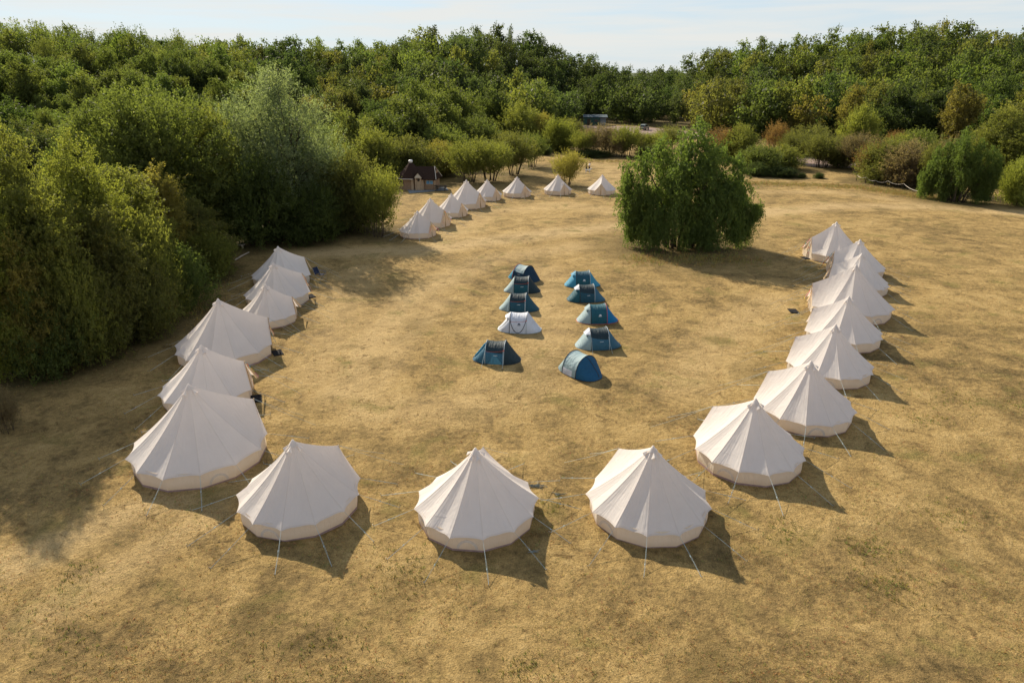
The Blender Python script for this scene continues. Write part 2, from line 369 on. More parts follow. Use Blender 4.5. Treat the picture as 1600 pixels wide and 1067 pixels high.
# kind, base x, base y, top y, crown width (photo pixels), colour, label, category
PLANTS = [
 ('alder', -50, 600, 330, 170, LIME, 'lime-green tree of the near thicket, mostly cut off by the left edge', 'tree'),
 ('alder', 62, 565, 203, 165, OLIVE, 'tall olive-green tree with the highest crown of the near left thicket', 'tree'),
 ('alder', 150, 520, 222, 150, LIME, 'bright green tree second from the left edge, its top beside the dark hollow', 'tree'),
 ('alder', 205, 480, 268, 150, OLIVE, 'olive tree in the middle of the near left thicket, left of the yellow-topped birch', 'tree'),
 ('birchlet', 262, 445, 262, 95, YELLOW, 'yellow-topped birch standing out of the near left thicket', 'tree'),
 ('alder', 300, 432, 318, 110, DUSK, 'lower brownish-green tree at the right end of the near left thicket', 'tree'),
 ('birchlet', 140, 540, 330, 100, YELLOW, 'pale yellowing birch in front of the bright green trees at left', 'tree'),
 ('birchlet', 92, 577, 296, 128, OLIVE, 'olive birch in front of the two tallest trees of the near left thicket', 'tree'),
 ('alder', 12, 600, 318, 125, LIME, 'lime-green tree at the left edge, right beside the one cut off by it', 'tree'),
 ('birchlet', 186, 537, 330, 105, DUSK, 'brownish birch right of the pale yellowing birch in the near left thicket', 'tree'),
 ('bush', 232, 508, 345, 120, OLIVE, 'tall olive bush half way along the front of the near left thicket', 'bush'),
 ('birchlet', 52, 594, 372, 95, YELLOW, 'low yellowing birch near the left edge in front of the thicket', 'tree'),
 ('bush', 110, 578, 380, 125, OLIVE, 'olive bush at the front of the thicket between two yellowing birches', 'bush'),
 ('bush', 40, 592, 425, 175, GREEN, 'green bush at the foot of the left thicket nearest the left edge', 'bush'),
 ('bush', 125, 566, 415, 150, DUSK, 'dark bush at the foot of the left thicket below the pale yellowing birch', 'bush'),
 ('bush', 200, 535, 405, 140, DUSK, 'brownish dark bush in the middle of the foot of the left thicket', 'bush'),
 ('bush', 262, 492, 395, 120, GREEN, 'green bush at the foot of the left thicket behind the large cream tent', 'bush'),
 ('bush', 315, 440, 360, 95, OLIVE, 'olive bush ending the left thicket just behind the farthest left tents', 'bush'),
 ('twiggy', 3, 680, 612, 55, BROWN, 'sparse brown shrub alone on the grass at the left edge', 'bush'),
 ('twiggy', 238, 520, 470, 60, RUST, 'reddish brown twiggy shrub in the shade under the left thicket', 'bush'),
 ('willow', 235, 405, 140, 235, MID, 'broad dark green willow with a rounded crown behind the near left thicket', 'tree'),
 ('willow', 150, 400, 215, 130, GREEN, 'dark tree filling the hollow left of the broad willow', 'tree'),
 ('silver', 432, 372, 110, 205, SILVER, 'large silver-green willow rising above the trees left of the hut', 'tree'),
 ('birchlet', 352, 385, 172, 80, OLIVE, 'olive birch between the broad willow and the silver-green willow', 'tree'),
 ('bush', 392, 388, 245, 150, GREEN, 'rounded green bush below the silver-green willow at the edge of the grass', 'bush'),
 ('bush', 480, 380, 290, 120, GREEN, 'low dark green bush right of the rounded bush under the silver-green willow', 'bush'),
 ('bush', 545, 366, 238, 115, DUSK, 'brownish green tree-like bush between the low dark bush and the stemmed shrub', 'bush'),
 ('shrub', 588, 373, 262, 72, OLIVE, 'olive shrub on visible thin stems standing in front of the hut on its left', 'bush'),
 ('bush', 500, 352, 205, 115, MID, 'green bush just right of the silver-green willow', 'bush'),
 ('bush', 582, 287, 203, 95, OLIVE, 'olive bush behind the left side of the hut', 'bush'),
 ('bush', 640, 283, 214, 90, DUSK, 'rounded brownish olive bush directly behind the hut roof', 'bush'),
 ('bush', 688, 276, 222, 75, YELLOW, 'rusty yellow bush right of the hut roof', 'bush'),
 ('bush', 695, 262, 196, 85, MID, 'mid-green bush farther back right of the hut', 'bush'),
 ('shrub', 732, 288, 216, 80, OLIVE, 'olive bush on stems behind the row of far tents, nearest the picnic table', 'bush'),
 ('shrub', 765, 286, 222, 85, OLIVE, 'wide olive bush on stems behind the peak of the large far tent', 'bush'),
 ('shrub', 803, 276, 204, 78, DUSK, 'brownish olive bush on stems behind the far tents, left of the open grass', 'bush'),
 ('shrub', 832, 262, 206, 52, MID, 'narrow green bush at the end of the bushes left of the open grass', 'bush'),
 ('bush', 742, 248, 182, 90, MID, 'green tree behind the olive bushes left of centre', 'tree'),
 ('bush', 812, 232, 160, 82, OLIVE, 'yellowish olive tree behind the bushes left of the lone round shrub', 'tree'),
 ('bush', 848, 232, 178, 50, YELLOW, 'yellow tree behind the end of the left bushes', 'tree'),
 ('bush', 875, 238, 184, 58, LIME, 'bright yellow-green round bush at the far end of the meadow left of the bare shrubs', 'bush'),
 ('shrub', 887, 291, 236, 56, YELLOW, 'lone yellow-green round shrub among the far tents, beside two people', 'bush'),
 ('bush', 852, 243, 228, 22, DARK, 'small dark bush at the far end of the meadow', 'bush'),
 ('shrub', 912, 244, 203, 42, OLIVE, 'small olive shrub at the far hedge left of the bare brown shrubs', 'bush'),
 ('twiggy', 938, 243, 193, 52, BROWN, 'nearly bare brown shrub at the far hedge below the green shed', 'bush'),
 ('twiggy', 956, 242, 199, 36, BROWN, 'smaller nearly bare brown shrub at the far hedge right of the first bare one', 'bush'),
 ('shrub', 982, 247, 196, 48, OLIVE, 'olive shrub at the far hedge below the parked car', 'bush'),
 ('shrub', 1026, 242, 208, 46, LIME, 'yellowish shrub at the far hedge right of the parked car', 'bush'),
 ('bush', 930, 246, 234, 60, DARK, 'low dark bramble along the foot of the bare brown shrubs', 'bush'),
 ('weeping', 1077, 398, 191, 222, BIRCH, 'large weeping birch clump with many stems standing alone on the meadow', 'tree'),
 ('bush', 893, 226, 186, 46, DUSK, 'dark olive bush behind the far hedge left of the green shed', 'bush'),
 ('shrub', 1050, 236, 196, 50, DUSK, 'olive shrub at the far hedge just left of the lone birch clump', 'bush'),
 ('shrub', 1004, 241, 208, 34, DUSK, 'small olive shrub at the far hedge directly below the parked car', 'bush'),
 ('twiggy', 968, 246, 206, 34, BROWN, 'low bare brown shrub at the far hedge left of the shrubs below the car', 'bush'),
 ('bush', 1020, 250, 226, 60, DUSK, 'low dark olive bush at the far hedge between the parked car and the birch clump', 'bush'),
 ('bush', 1160, 255, 196, 66, OLIVE, 'olive bush just behind the right side of the lone birch clump', 'bush'),
 ('twiggy', 1128, 252, 200, 60, RUST, 'brownish bush behind the upper right of the lone birch clump', 'bush'),
 ('bush', 1190, 272, 228, 80, MID, 'low green bush at the right-hand hedge nearest the lone birch clump', 'bush'),
 ('bush', 1228, 266, 228, 66, OLIVE, 'low olive bush at the right-hand hedge beside the red gravel', 'bush'),
 ('bush', 1186, 276, 254, 40, DARK, 'dark low bush at the grass edge in the right-hand hedge', 'bush'),
 ('bush', 1228, 277, 262, 52, DARK, 'long low dark bush at the grass edge right of the other dark low bush', 'bush'),
 ('bush', 1254, 278, 270, 15, DARK, 'tiny dark shrub in the grass, left of two', 'bush'),
 ('bush', 1281, 279, 270, 17, DARK, 'tiny dark shrub in the grass, right of two', 'bush'),
 ('twiggy', 1213, 240, 190, 40, RUST, 'rust-red bush in the right-hand hedge', 'bush'),
 ('shrub', 1245, 256, 207, 52, DUSK, 'brownish olive shrub left of the red gravel in the right-hand hedge', 'bush'),
 ('shrub', 1290, 264, 208, 66, DUSK, 'dark stemmed shrub standing in front of the red gravel', 'bush'),
 ('bush', 1345, 240, 165, 62, LIME, 'bright yellow-green tree at the foot of the right-hand wooded hill', 'tree'),
 ('shrub', 1345, 268, 208, 66, BROWN, 'brown shrub right of the red gravel', 'bush'),
 ('twiggy', 1400, 250, 204, 36, RUST, 'reddish brown bush behind the rope fence', 'bush'),
 ('bush', 1385, 287, 218, 84, DUSK, 'brownish bush behind the left half of the rope fence', 'bush'),
 ('bush', 1428, 294, 222, 84, BROWN, 'brown rounded bush behind the right half of the rope fence', 'bush'),
 ('bush', 1440, 268, 205, 84, MID, 'mid-green bush behind the brown bushes of the rope fence', 'bush'),
 ('bush', 1318, 262, 214, 56, DUSK, 'brownish green bush right of the dark stemmed shrub at the red gravel', 'bush'),
 ('twiggy', 1366, 283, 222, 56, RUST, 'reddish brown scrubby bush at the left end of the rope fence', 'bush'),
 ('bush', 1408, 280, 212, 70, OLIVE, 'olive bush rising behind the brown bushes of the rope fence', 'bush'),
 ('shrub', 1466, 300, 222, 56, DUSK, 'dark olive shrub between the rope fence and the dense weeping tree', 'bush'),
 ('bush', 1268, 246, 196, 70, DUSK, 'tall dusky bush behind the shrubs at the red gravel', 'bush'),
 ('twiggy', 1480, 285, 214, 50, BROWN, 'brown bush behind the left side of the dense weeping tree', 'bush'),
 ('weeping', 1508, 319, 202, 108, BIRCH, 'tall dense green weeping tree at the right edge of the meadow beyond the rope fence', 'tree'),
 ('alder', 1568, 292, 172, 110, OLIVE, 'large olive tree behind the dense weeping tree at the right', 'tree'),
 ('bush', 1600, 322, 250, 66, LIME, 'yellow-green bush cut by the right edge of the photo', 'bush'),
 ('bush', 1540, 280, 200, 76, DUSK, 'dark olive bush between the dense weeping tree and the large olive tree', 'bush'),
 ('alder', 1640, 285, 190, 110, DUSK, 'brownish tree at the right edge behind the yellow-green bush', 'tree'),
]
PLANT_POS = []
for (kind, bx, by, top, wpx, col, lab, cat) in PLANTS:
    x, y, _ = at(bx, by)
    h = height_for(y, top)
    w = wpx / px_per_m(x, y, h * 0.5)
    PLANT_POS.append((x, y + 0.25 * w, h, w))

FILL_K = [-150, 0, 150, 330, 500, 600, 700, 800, 860, 900, 1005, 1060, 1150, 1300, 1450, 1600, 1800]
FILL_Y = [72, 76, 84, 98, 108, 130, 150, 172, 195, 254, 242, 228, 192, 180, 158, 138, 125]

# ------------------------------------------------------------------ ground: one sheet out to the horizon
def axis(lo, hi, step, far, grow=1.14):
    mid = list(np.arange(lo, hi + step / 2, step))
    a, s, q = [], step, hi
    while q < far: s *= grow; q += s; a.append(q)
    b, s, q = [], step, lo
    while q > -far: s *= grow; q -= s; b.append(q)
    return np.array(b[::-1] + mid + a)
gxs, gys = axis(-46, 84, 0.8, 9000), axis(14, 140, 0.8, 9000)
GX, GY = np.meshgrid(gxs, gys)
GZ = ground(GX, GY)
nx, ny = len(gxs), len(gys)
gv = np.stack([GX.ravel(), GY.ravel(), GZ.ravel()], 1)
ii = (np.arange(ny - 1)[:, None] * nx + np.arange(nx - 1)[None, :]).ravel()
gf = np.stack([ii, ii + 1, ii + nx + 1, ii + nx], 1)

def near_line(pts_px, width):
    P = [np.array(at(*p)[:2]) for p in pts_px]
    d = np.full(GX.shape, 1e9)
    for a, b in zip(P[:-1], P[1:]):
        ab = b - a; L2 = ab @ ab
        t = np.clip(((GX - a[0]) * ab[0] + (GY - a[1]) * ab[1]) / L2, 0, 1)
        d = np.minimum(d, np.hypot(GX - a[0] - t * ab[0], GY - a[1] - t * ab[1]))
    return np.clip(1.25 - d / width, 0, 1)
worn = np.zeros(GX.shape)
for pts, w_, amt in [
    ([(470, 395), (640, 392), (800, 372), (960, 352)], 2.6, 0.9), ([(1160, 335), (1300, 322), (1450, 322), (1600, 334)], 3.0, 0.9),
    ([(540, 610), (590, 520), (650, 460), (760, 405), (900, 385)], 2.2, 0.55), ([(560, 640), (620, 545), (690, 470)], 1.2, 0.45),
    ([(600, 640), (700, 640), (830, 600), (860, 520), (850, 420)], 2.5, 0.4), ([(1060, 600), (1130, 520), (1200, 470)], 2.4, 0.4),
    ([(0, 890), (130, 830), (260, 780), (330, 770)], 1.4, 0.7), ([(60, 960), (230, 860), (330, 800)], 1.2, 0.5),
    ([(690, 375), (760, 330), (880, 320), (960, 330)], 3.0, 0.4), ([(900, 255), (960, 262), (950, 300)], 3, 0.4),
    ([(1150, 300), (1300, 300), (1480, 322)], 2.2, 0.5), ([(500, 590), (540, 470), (560, 420)], 2.0, 0.4)]:
    worn = np.maximum(worn, near_line(pts, w_) * amt)
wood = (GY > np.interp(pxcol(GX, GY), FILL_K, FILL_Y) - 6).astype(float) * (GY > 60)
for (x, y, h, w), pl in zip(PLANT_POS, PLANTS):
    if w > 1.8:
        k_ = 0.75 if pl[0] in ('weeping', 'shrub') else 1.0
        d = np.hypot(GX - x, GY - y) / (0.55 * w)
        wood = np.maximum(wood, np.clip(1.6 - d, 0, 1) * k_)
gme = mesh_np('ground', gv, gf, [], smooth=True)
far = np.clip((GY - 420) / 150, 0, 1)
for nm, arr in (('worn', worn), ('wood', wood), ('far', far)):
    a_ = gme.attributes.new(nm, 'FLOAT', 'POINT'); a_.data.foreach_set('value', arr.astype(np.float32).ravel())

def ground_material():
    m, nt, n, l, p = new_mat('dry_meadow')
    tc = n.new('ShaderNodeTexCoord'); o = tc.outputs['Object']
    big = noise(n, l, 0.09, 5, 0.6, o, 0.6)
    mid = noise(n, l, 0.55, 6, 0.62, o, 0.4)
    sm = noise(n, l, 3.4, 6, 0.68, o, 0.3)
    fine = noise(n, l, 17, 5, 0.75, o)
    def math_(op, a, b):
        q = n.new('ShaderNodeMath'); q.operation = op
        for i, v in enumerate((a, b)):
            if isinstance(v, (int, float)): q.inputs[i].default_value = v
            else: l.new(v, q.inputs[i])
        return q.outputs[0]
    s = math_('ADD', math_('MULTIPLY', big.outputs['Fac'], 0.62), math_('ADD', math_('MULTIPLY', mid.outputs['Fac'], 0.80), math_('MULTIPLY', sm.outputs['Fac'], 0.60)))
    aw = n.new('ShaderNodeAttribute'); aw.attribute_name = 'worn'
    s = math_('ADD', s, math_('MULTIPLY', aw.outputs['Fac'], 0.20))
    base = ramp(n, l, math_('MULTIPLY', s, 0.5), [(0.39, (0.105, 0.076, 0.032)), (0.455, (0.220, 0.152, 0.062)), (0.52, (0.335, 0.230, 0.090)), (0.61, (0.43, 0.305, 0.130))])
    w2 = mix(n, l, 'MIX', math_('MULTIPLY', aw.outputs['Fac'], 0.65), base.outputs['Color'], (0.46, 0.335, 0.175))
    # greener and browner patches of the turf itself
    gp = noise(n, l, 0.34, 5, 0.6, o, 0.5)
    gm = ramp(n, l, gp.outputs['Fac'], [(0.57, 0.0), (0.72, 0.75)])
    w3 = mix(n, l, 'MIX', gm.outputs['Color'], w2.outputs['Color'], (0.155, 0.140, 0.040))
    dk = noise(n, l, 0.21, 7, 0.68, o, 0.7)
    dm = ramp(n, l, dk.outputs['Fac'], [(0.51, 0.0), (0.66, 0.58)])
    w3 = mix(n, l, 'MIX', dm.outputs['Color'], w3.outputs['Color'], (0.150, 0.108, 0.042))
    bp_ = noise(n, l, 1.25, 5, 0.65, o, 0.8)
    bm = ramp(n, l, bp_.outputs['Fac'], [(0.585, 0.0), (0.68, 0.8)])
    w3 = mix(n, l, 'MIX', bm.outputs['Color'], w3.outputs['Color'], (0.130, 0.085, 0.034))
    fr = ramp(n, l, fine.outputs['Fac'], [(0.32, 0.42), (0.5, 0.97), (0.70, 1.36)])
    w4 = mix(n, l, 'MULTIPLY', 0.85, w3.outputs['Color'], fr.outputs['Color'])
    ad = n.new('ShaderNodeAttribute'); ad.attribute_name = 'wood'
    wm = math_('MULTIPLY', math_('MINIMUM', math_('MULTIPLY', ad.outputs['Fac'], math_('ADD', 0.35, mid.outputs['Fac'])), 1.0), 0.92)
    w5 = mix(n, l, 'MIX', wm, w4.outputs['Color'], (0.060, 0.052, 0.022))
    af = n.new('ShaderNodeAttribute'); af.attribute_name = 'far'
    w5 = mix(n, l, 'MIX', af.outputs['Fac'], w5.outputs['Color'], (0.070, 0.088, 0.040))   # country beyond the woods is green
    l.new(w5.outputs['Color'], p.inputs['Base Color'])
    p.inputs['Roughness'].default_value = 0.95
    p.inputs['Specular IOR Level'].default_value = 0.08
    hb = math_('ADD', math_('MULTIPLY', sm.outputs['Fac'], 0.55), math_('MULTIPLY', fine.outputs['Fac'], 0.30))
    hb = math_('ADD', hb, math_('MULTIPLY', mid.outputs['Fac'], 1.1))
    b = n.new('ShaderNodeBump'); b.inputs['Strength'].default_value = 1.0; b.inputs['Distance'].default_value = 0.20
    l.new(hb, b.inputs['Height']); l.new(b.outputs['Normal'], p.inputs['Normal'])
    return m
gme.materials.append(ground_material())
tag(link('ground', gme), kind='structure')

def sheet(name, outline_px, mat, lift, step=2.0):
    """a flat area laid over the ground, its outline surveyed from the photograph"""
    P = [at(*q) for q in outline_px]
    bm = bmesh.new()
    bm.faces.new([bm.verts.new((p[0], p[1], 0)) for p in P])
    bmesh.ops.triangulate(bm, faces=bm.faces[:])
    bmesh.ops.subdivide_edges(bm, edges=bm.edges[:], cuts=5, use_grid_fill=True)
    for v in bm.verts: v.co.z = gz(v.co.x, v.co.y) + lift
    me = bpy.data.meshes.new(name); bm.to_mesh(me); bm.free()
    me.materials.append(mat)
    return tag(link(name, me), kind='structure')
GRAVEL = simple('pink_gravel', (0.26, 0.190, 0.160), 0.95, 0.1, 1.2, 0.3, 0.4)
sheet('gravel_track', [(1225, 256), (1270, 261), (1335, 263), (1420, 266), (1420, 250), (1340, 244), (1225, 241)], GRAVEL, 0.06)
sheet('car_park', [(900, 203), (960, 209), (1060, 214), (1110, 218), (1110, 209), (1060, 204), (1000, 198), (900, 196)], GRAVEL, 0.06)

# dry grass: short blades in tufts, thicker near the camera, plus longer greener tufts
def build_grass():
    rng = np.random.default_rng(5)
    N = 62000
    yy = 15 + 60 * rng.random(N * 2) ** 1.5
    xx = (rng.random(N * 2) - 0.5) * 2 * (0.86 * yy + 6)
    keep = np.sin(xx * 0.9 + 2 * np.sin(yy * 0.6)) + np.sin(yy * 1.1 + xx * 0.4) + rng.normal(0, 1.1, N * 2) > 0.1
    xx, yy = xx[keep][:N], yy[keep][:N]
    hh = 0.035 + 0.05 * rng.random(len(xx)) ** 2
    cols = np.stack([rng.uniform(0.26, 0.48, len(xx)), rng.uniform(0.19, 0.34, len(xx)), rng.uniform(0.07, 0.13, len(xx))], 1)
    patches = [(1492, 620, .75, 60), (1390, 918, .5, 70), (1355, 858, .5, 60), (820, 1050, .5, 50), (500, 1000, .8, 60), (985, 462, .8, 50), (1445, 655, .5, 35),
               (1490, 805, .6, 40), (640, 890, .6, 50), (1225, 830, .4, 35), (1590, 630, .5, 40), (860, 790, .5, 35), (105, 1000, .6, 40), (130, 890, .4, 30)]
    for (px, py, r_, k) in patches:
        c = at(px, py)
        xx = np.append(xx, c[0] + rng.normal(0, r_ * 1.3, k * 2)); yy = np.append(yy, c[1] + rng.normal(0, r_, k * 2))
        hh = np.append(hh, rng.uniform(0.05, 0.13, k * 2))
        cols = np.vstack([cols, np.stack([rng.uniform(0.17, 0.28, k * 2), rng.uniform(0.18, 0.25, k * 2), rng.uniform(0.04, 0.07, k * 2)], 1)])
    # rank grass along the far hedge, at the feet of the bushes
    for (a, b, k) in [((1150, 285), (1340, 292), 1500), ((1340, 292), (1480, 312), 1500), ((330, 440), (280, 500), 500), ((860, 252), (1000, 252), 700), ((990, 405), (1170, 405), 900)]:
        A, B = np.array(at(*a)[:2]), np.array(at(*b)[:2])
        t = rng.random(k)
        P = A + (B - A) * t[:, None] + rng.normal(0, 1.3, (k, 2))
        xx = np.append(xx, P[:, 0]); yy = np.append(yy, P[:, 1]); hh = np.append(hh, rng.uniform(0.12, 0.4, k))
        cols = np.vstack([cols, np.stack([rng.uniform(0.24, 0.40, k), rng.uniform(0.20, 0.30, k), rng.uniform(0.06, 0.1, k)], 1)])
    n = len(xx); z = ground(xx, yy)
    B = 4
    ang = rng.random((n, B)) * 2 * np.pi
    lean = rng.uniform(0.2, 0.9, (n, B)) * hh[:, None]
    off = rng.normal(0, 0.35, (n, B, 2)) * hh[:, None, None]
    bx, by = xx[:, None] + off[..., 0], yy[:, None] + off[..., 1]
    wd = (0.10 + 0.10 * rng.random((n, B))) * np.minimum(hh[:, None], 0.15)
    sx, sy = -np.sin(ang) * wd, np.cos(ang) * wd
    v = np.zeros((n, B, 3, 3))
    v[..., 0, 0], v[..., 0, 1], v[..., 0, 2] = bx - sx, by - sy, z[:, None] - 0.01
    v[..., 1, 0], v[..., 1, 1], v[..., 1, 2] = bx + sx, by + sy, z[:, None] - 0.01
    v[..., 2, 0] = bx + np.cos(ang) * lean; v[..., 2, 1] = by + np.sin(ang) * lean; v[..., 2, 2] = z[:, None] + hh[:, None] * rng.uniform(0.6, 1.0, (n, B))
    f = np.arange(n * B * 3).reshape(-1, 3)
    m, nt, nn, l, p = new_mat('grass_blades')
    av = nn.new('ShaderNodeAttribute'); av.attribute_name = 'bladecol'
    l.new(av.outputs['Color'], p.inputs['Base Color']); p.inputs['Roughness'].default_value = 0.8; p.inputs['Specular IOR Level'].default_value = 0.15
    tr = nn.new('ShaderNodeBsdfTranslucent'); l.new(av.outputs['Color'], tr.inputs['Color'])
    ms = nn.new('ShaderNodeMixShader'); ms.inputs[0].default_value = 0.35
    l.new(p.outputs[0], ms.inputs[1]); l.new(tr.outputs[0], ms.inputs[2]); l.new(ms.outputs[0], nn['Material Output'].inputs['Surface'])
    me = mesh_np('dry_grass', v.reshape(-1, 3), f, m)
    a = me.attributes.new('bladecol', 'FLOAT_COLOR', 'FACE')
    c4 = np.concatenate([np.repeat(cols, B, 0), np.ones((n * B, 1))], 1)
    a.data.foreach_set('color', c4.astype(np.float32).ravel())
    tag(link('dry_grass', me), 'short straw-coloured grass covering the meadow with a few greener tufts', 'grass', kind='stuff')
build_grass()

# ------------------------------------------------------------------ bell tents
def lerp(a, b, t): return a + (b - a) * t

def make_bell_tent(seed, h, Rw, hw, zd, npan=12, with_window=True):
    """returns an Empty at the tent's base centre with all its parts; the door looks along +X"""
    rng = random.Random(seed)
    root = empty('bell_tent')
    Re = Rw + 0.20
    half = R(23)
    ths = [half + (2 * math.pi - 2 * half) * k / (npan - 1) for k in range(npan)]
    apex = Vector((0, 0, h))
    dtop = Vector((Rw * (0.97 if Rw > 2.7 else 0.87), 0, zd))
    E = []
    for t in ths:
        rr = Re * (1 + rng.uniform(-0.015, 0.02))
        E.append(Vector((rr * math.cos(t), rr * math.sin(t), hw + rng.uniform(-0.03, 0.03))))
    roof = MB()
    NS, NW = 12, 8
    def patch(T0, T1, E0, E1, ridge_sag=0.0, fold=0.0):
        vs, uv, fs = [], [], []
        for i in range(NS + 1):
            s = i / NS
            for j in range(NW + 1):
                w = j / NW
                q = 4 * w * (1 - w)
                T = lerp(T0, T1, w) - Vector((0, 0, ridge_sag * q))
                B = lerp(E0, E1, w)
                B = Vector((B.x * (1 - 0.042 * q), B.y * (1 - 0.042 * q), B.z + 0.012 * q))
                p = lerp(T, B, s)
                L = (B - T).length
                p.z -= 0.050 * L * 4 * s * (1 - s) * (1 - 0.25 * s) + 0.012 * L * q * s * (1.2 - s)
                p.z += fold * math.sin(w * 9.4) * s * s * 0.03
                vs.append(p); uv.append((w, s))
        for i in range(NS):
            for j in range(NW):
                a = i * (NW + 1) + j
                fs.append((a, a + NW + 1, a + NW + 2, a + 1))
        roof.add(vs, fs, 0, uv)
    for k in range(1, npan - 2):
        patch(apex, apex, E[k], E[k + 1], 0, rng.uniform(0, 1))
    patch(dtop, apex, E[0], E[1], 0.10)
    patch(apex, dtop, E[npan - 2], E[npan - 1], 0.10)
    roof.build('roof', CANVAS, root, True)
    # cone cap and the vent hoods below it
    cap = MB()
    cap.lathe([(0.0, 0.055), (0.035, 0.045), (0.10, -0.06), (0.19, -0.19)], (0, 0, h), 14)
    cap.build('apex_cap', CANVAS, root, True)
    for a in (R(60), R(150), R(210), R(300)):
        v = MB()
        c, s_ = math.cos(a), math.sin(a)
        sl_ = (h - hw) / Re
        def P(r, side, lift): return (r * c - side * s_, r * s_ + side * c, h - sl_ * r * 1.09 + lift)
        v.add([P(0.17, 0, 0.03), P(0.36, -0.13, 0.02), P(0.41, 0, 0.16), P(0.36, 0.13, 0.02), P(0.30, 0, -0.02)], [(0, 1, 2), (0, 2, 3), (1, 4, 2), (4, 3, 2)])
        v.build('vent', CANVAS, root)
    # low wall, its windows and the groundsheet rim
    wall = MB(); rim = MB()
    W = [Vector((Rw * math.cos(t), Rw * math.sin(t), 0)) for t in ths]
    slope = (h - hw) / Re
    for k in range(npan - 1):
        a, b = W[k], W[k + 1]
        vs, uv, fs = [], [], []
        for i in range(4):
            for j in range(7):
                w, s = j / 6, i / 3
                p = lerp(a, b, w)
                bul = 1 + 0.02 * math.sin(math.pi * s)
                vs.append((p.x * bul, p.y * bul, -0.12 + (hw + 0.20) * s)); uv.append((w, s))
        for i in range(3):
            for j in range(6):
                q = i * 7 + j
                fs.append((q, q + 1, q + 8, q + 7))
        wall.add(vs, fs, 0, uv)
        o = 1.012
        rim.add([(a.x * o, a.y * o, -0.1), (b.x * o, b.y * o, -0.1), (b.x * o, b.y * o, 0.07), (a.x * o, a.y * o, 0.07), (a.x * .99, a.y * .99, 0.075), (b.x * .99, b.y * .99, 0.075)],
                [(0, 1, 2, 3), (3, 2, 5, 4)])
    wo_ = wall.build('wall', WALLCANVAS, root, True)
    rim.build('groundsheet', PINKSHEET, root)
    if with_window:
        for k in ((2, 6) if seed % 2 else (3, 5, 8)):
            a, b = W[k], W[k + 1]
            mid_, u = (a + b) / 2, (b - a).normalized()
            nrm = Vector((mid_.x, mid_.y, 0)).normalized()
            win = MB()
            vs, fs = [], []
            n_ = 14
            for i in range(n_ + 1):
                t = math.pi * i / n_
                for r_ in (0.30, 0.40):
                    zz = 0.10 + r_ * 1.05 * math.sin(t)
                    bul = 0.02 * Rw * math.sin(math.pi * min(1, (zz + 0.12) / (hw + 0.2)))
                    vs.append(mid_ + u * (r_ * 1.05 * math.cos(t)) + nrm * (bul + 0.008) + Vector((0, 0, zz)))
            for i in range(n_): fs.append((2 * i, 2 * i + 1, 2 * i + 3, 2 * i + 2))
            win.add(vs, fs)
            win.build('window', WINDOWGREY, wo_)
    # door: two canvas leaves under the A-frame, pole, rolled awning strip
    gb = Rw * 1.0
    yw = Rw * math.sin(half)
    xw = Rw * math.cos(half)
    for sgn in (1, -1):
        d = MB()
        top = Vector((dtop.x - 0.05, 0.015 * sgn, dtop.z - 0.06))
        foot = Vector((xw + 0.06, 0.05 * sgn, -0.08))
        side0 = Vector((xw - 0.02, yw * sgn, -0.08))
        side1 = Vector((xw - 0.02, yw * sgn * 1.01, hw + 0.06))
        vs, uv, fs = [], [], []
        for i in range(7):
            s = i / 6
            inn = lerp(top, foot, s)
            edge = lerp(top, side1, min(1, s / 0.68)) if s < 0.68 else lerp(side1, side0, (s - 0.68) / 0.32)
            for j in range(5):
                w = j / 4
                p = lerp(inn, edge, w); p.x += 0.04 * math.sin(w * 7 + s * 3)
                vs.append(p); uv.append((w, s))
        for i in range(6):
            for j in range(4):
                q = i * 5 + j
                fs.append((q, q + 5, q + 6, q + 1))
        d.add(vs, fs, 0, uv).build('door_flap', DOORCANVAS, root, True)
    MB().tube([dtop + Vector((0.02, 0, 0.02)), (Rw * 0.98, 0.0, -0.05)], 0.022, 6).build('door_pole', POLE, root)
    # guy ropes and pegs
    for k in range(npan):
        t = ths[k] + rng.uniform(-0.05, 0.05)
        tip = E[k]
        rad = Re + rng.uniform(1.55, 2.0)
        g = Vector((rad * math.cos(t), rad * math.sin(t), 0.02))
        rp = MB()
        run = lerp(tip, g, rng.uniform(0.45, 0.7))
        side = Vector((-math.sin(t), math.cos(t), 0)) * 0.035
        rp.tube([tip, run, g], 0.0052, 4)
        rp.tube([lerp(tip, g, 0.06), run + side, g + side * 0.3], 0.004, 4)
        rp.tube([run - (g - tip) * 0.02, run + (g - tip) * 0.02], 0.016, 5)
        rp.build('guy_rope', ROPE, root)
        MB().tube([g + Vector((math.cos(t), math.sin(t), 0)) * -0.05 + Vector((0, 0, -0.15)), g + Vector((math.cos(t), math.sin(t), 0)) * 0.03 + Vector((0, 0, 0.09))], 0.012, 5).build('peg', STEEL, root)
    for sgn in (1, -1):
        g = Vector((Rw + 2.6, 0.75 * sgn, 0.02))
        MB().tube([dtop, lerp(dtop, g, 0.5) + Vector((0, 0, -0.05)), g], 0.006, 4).build('guy_rope', ROPE, root)
    return root

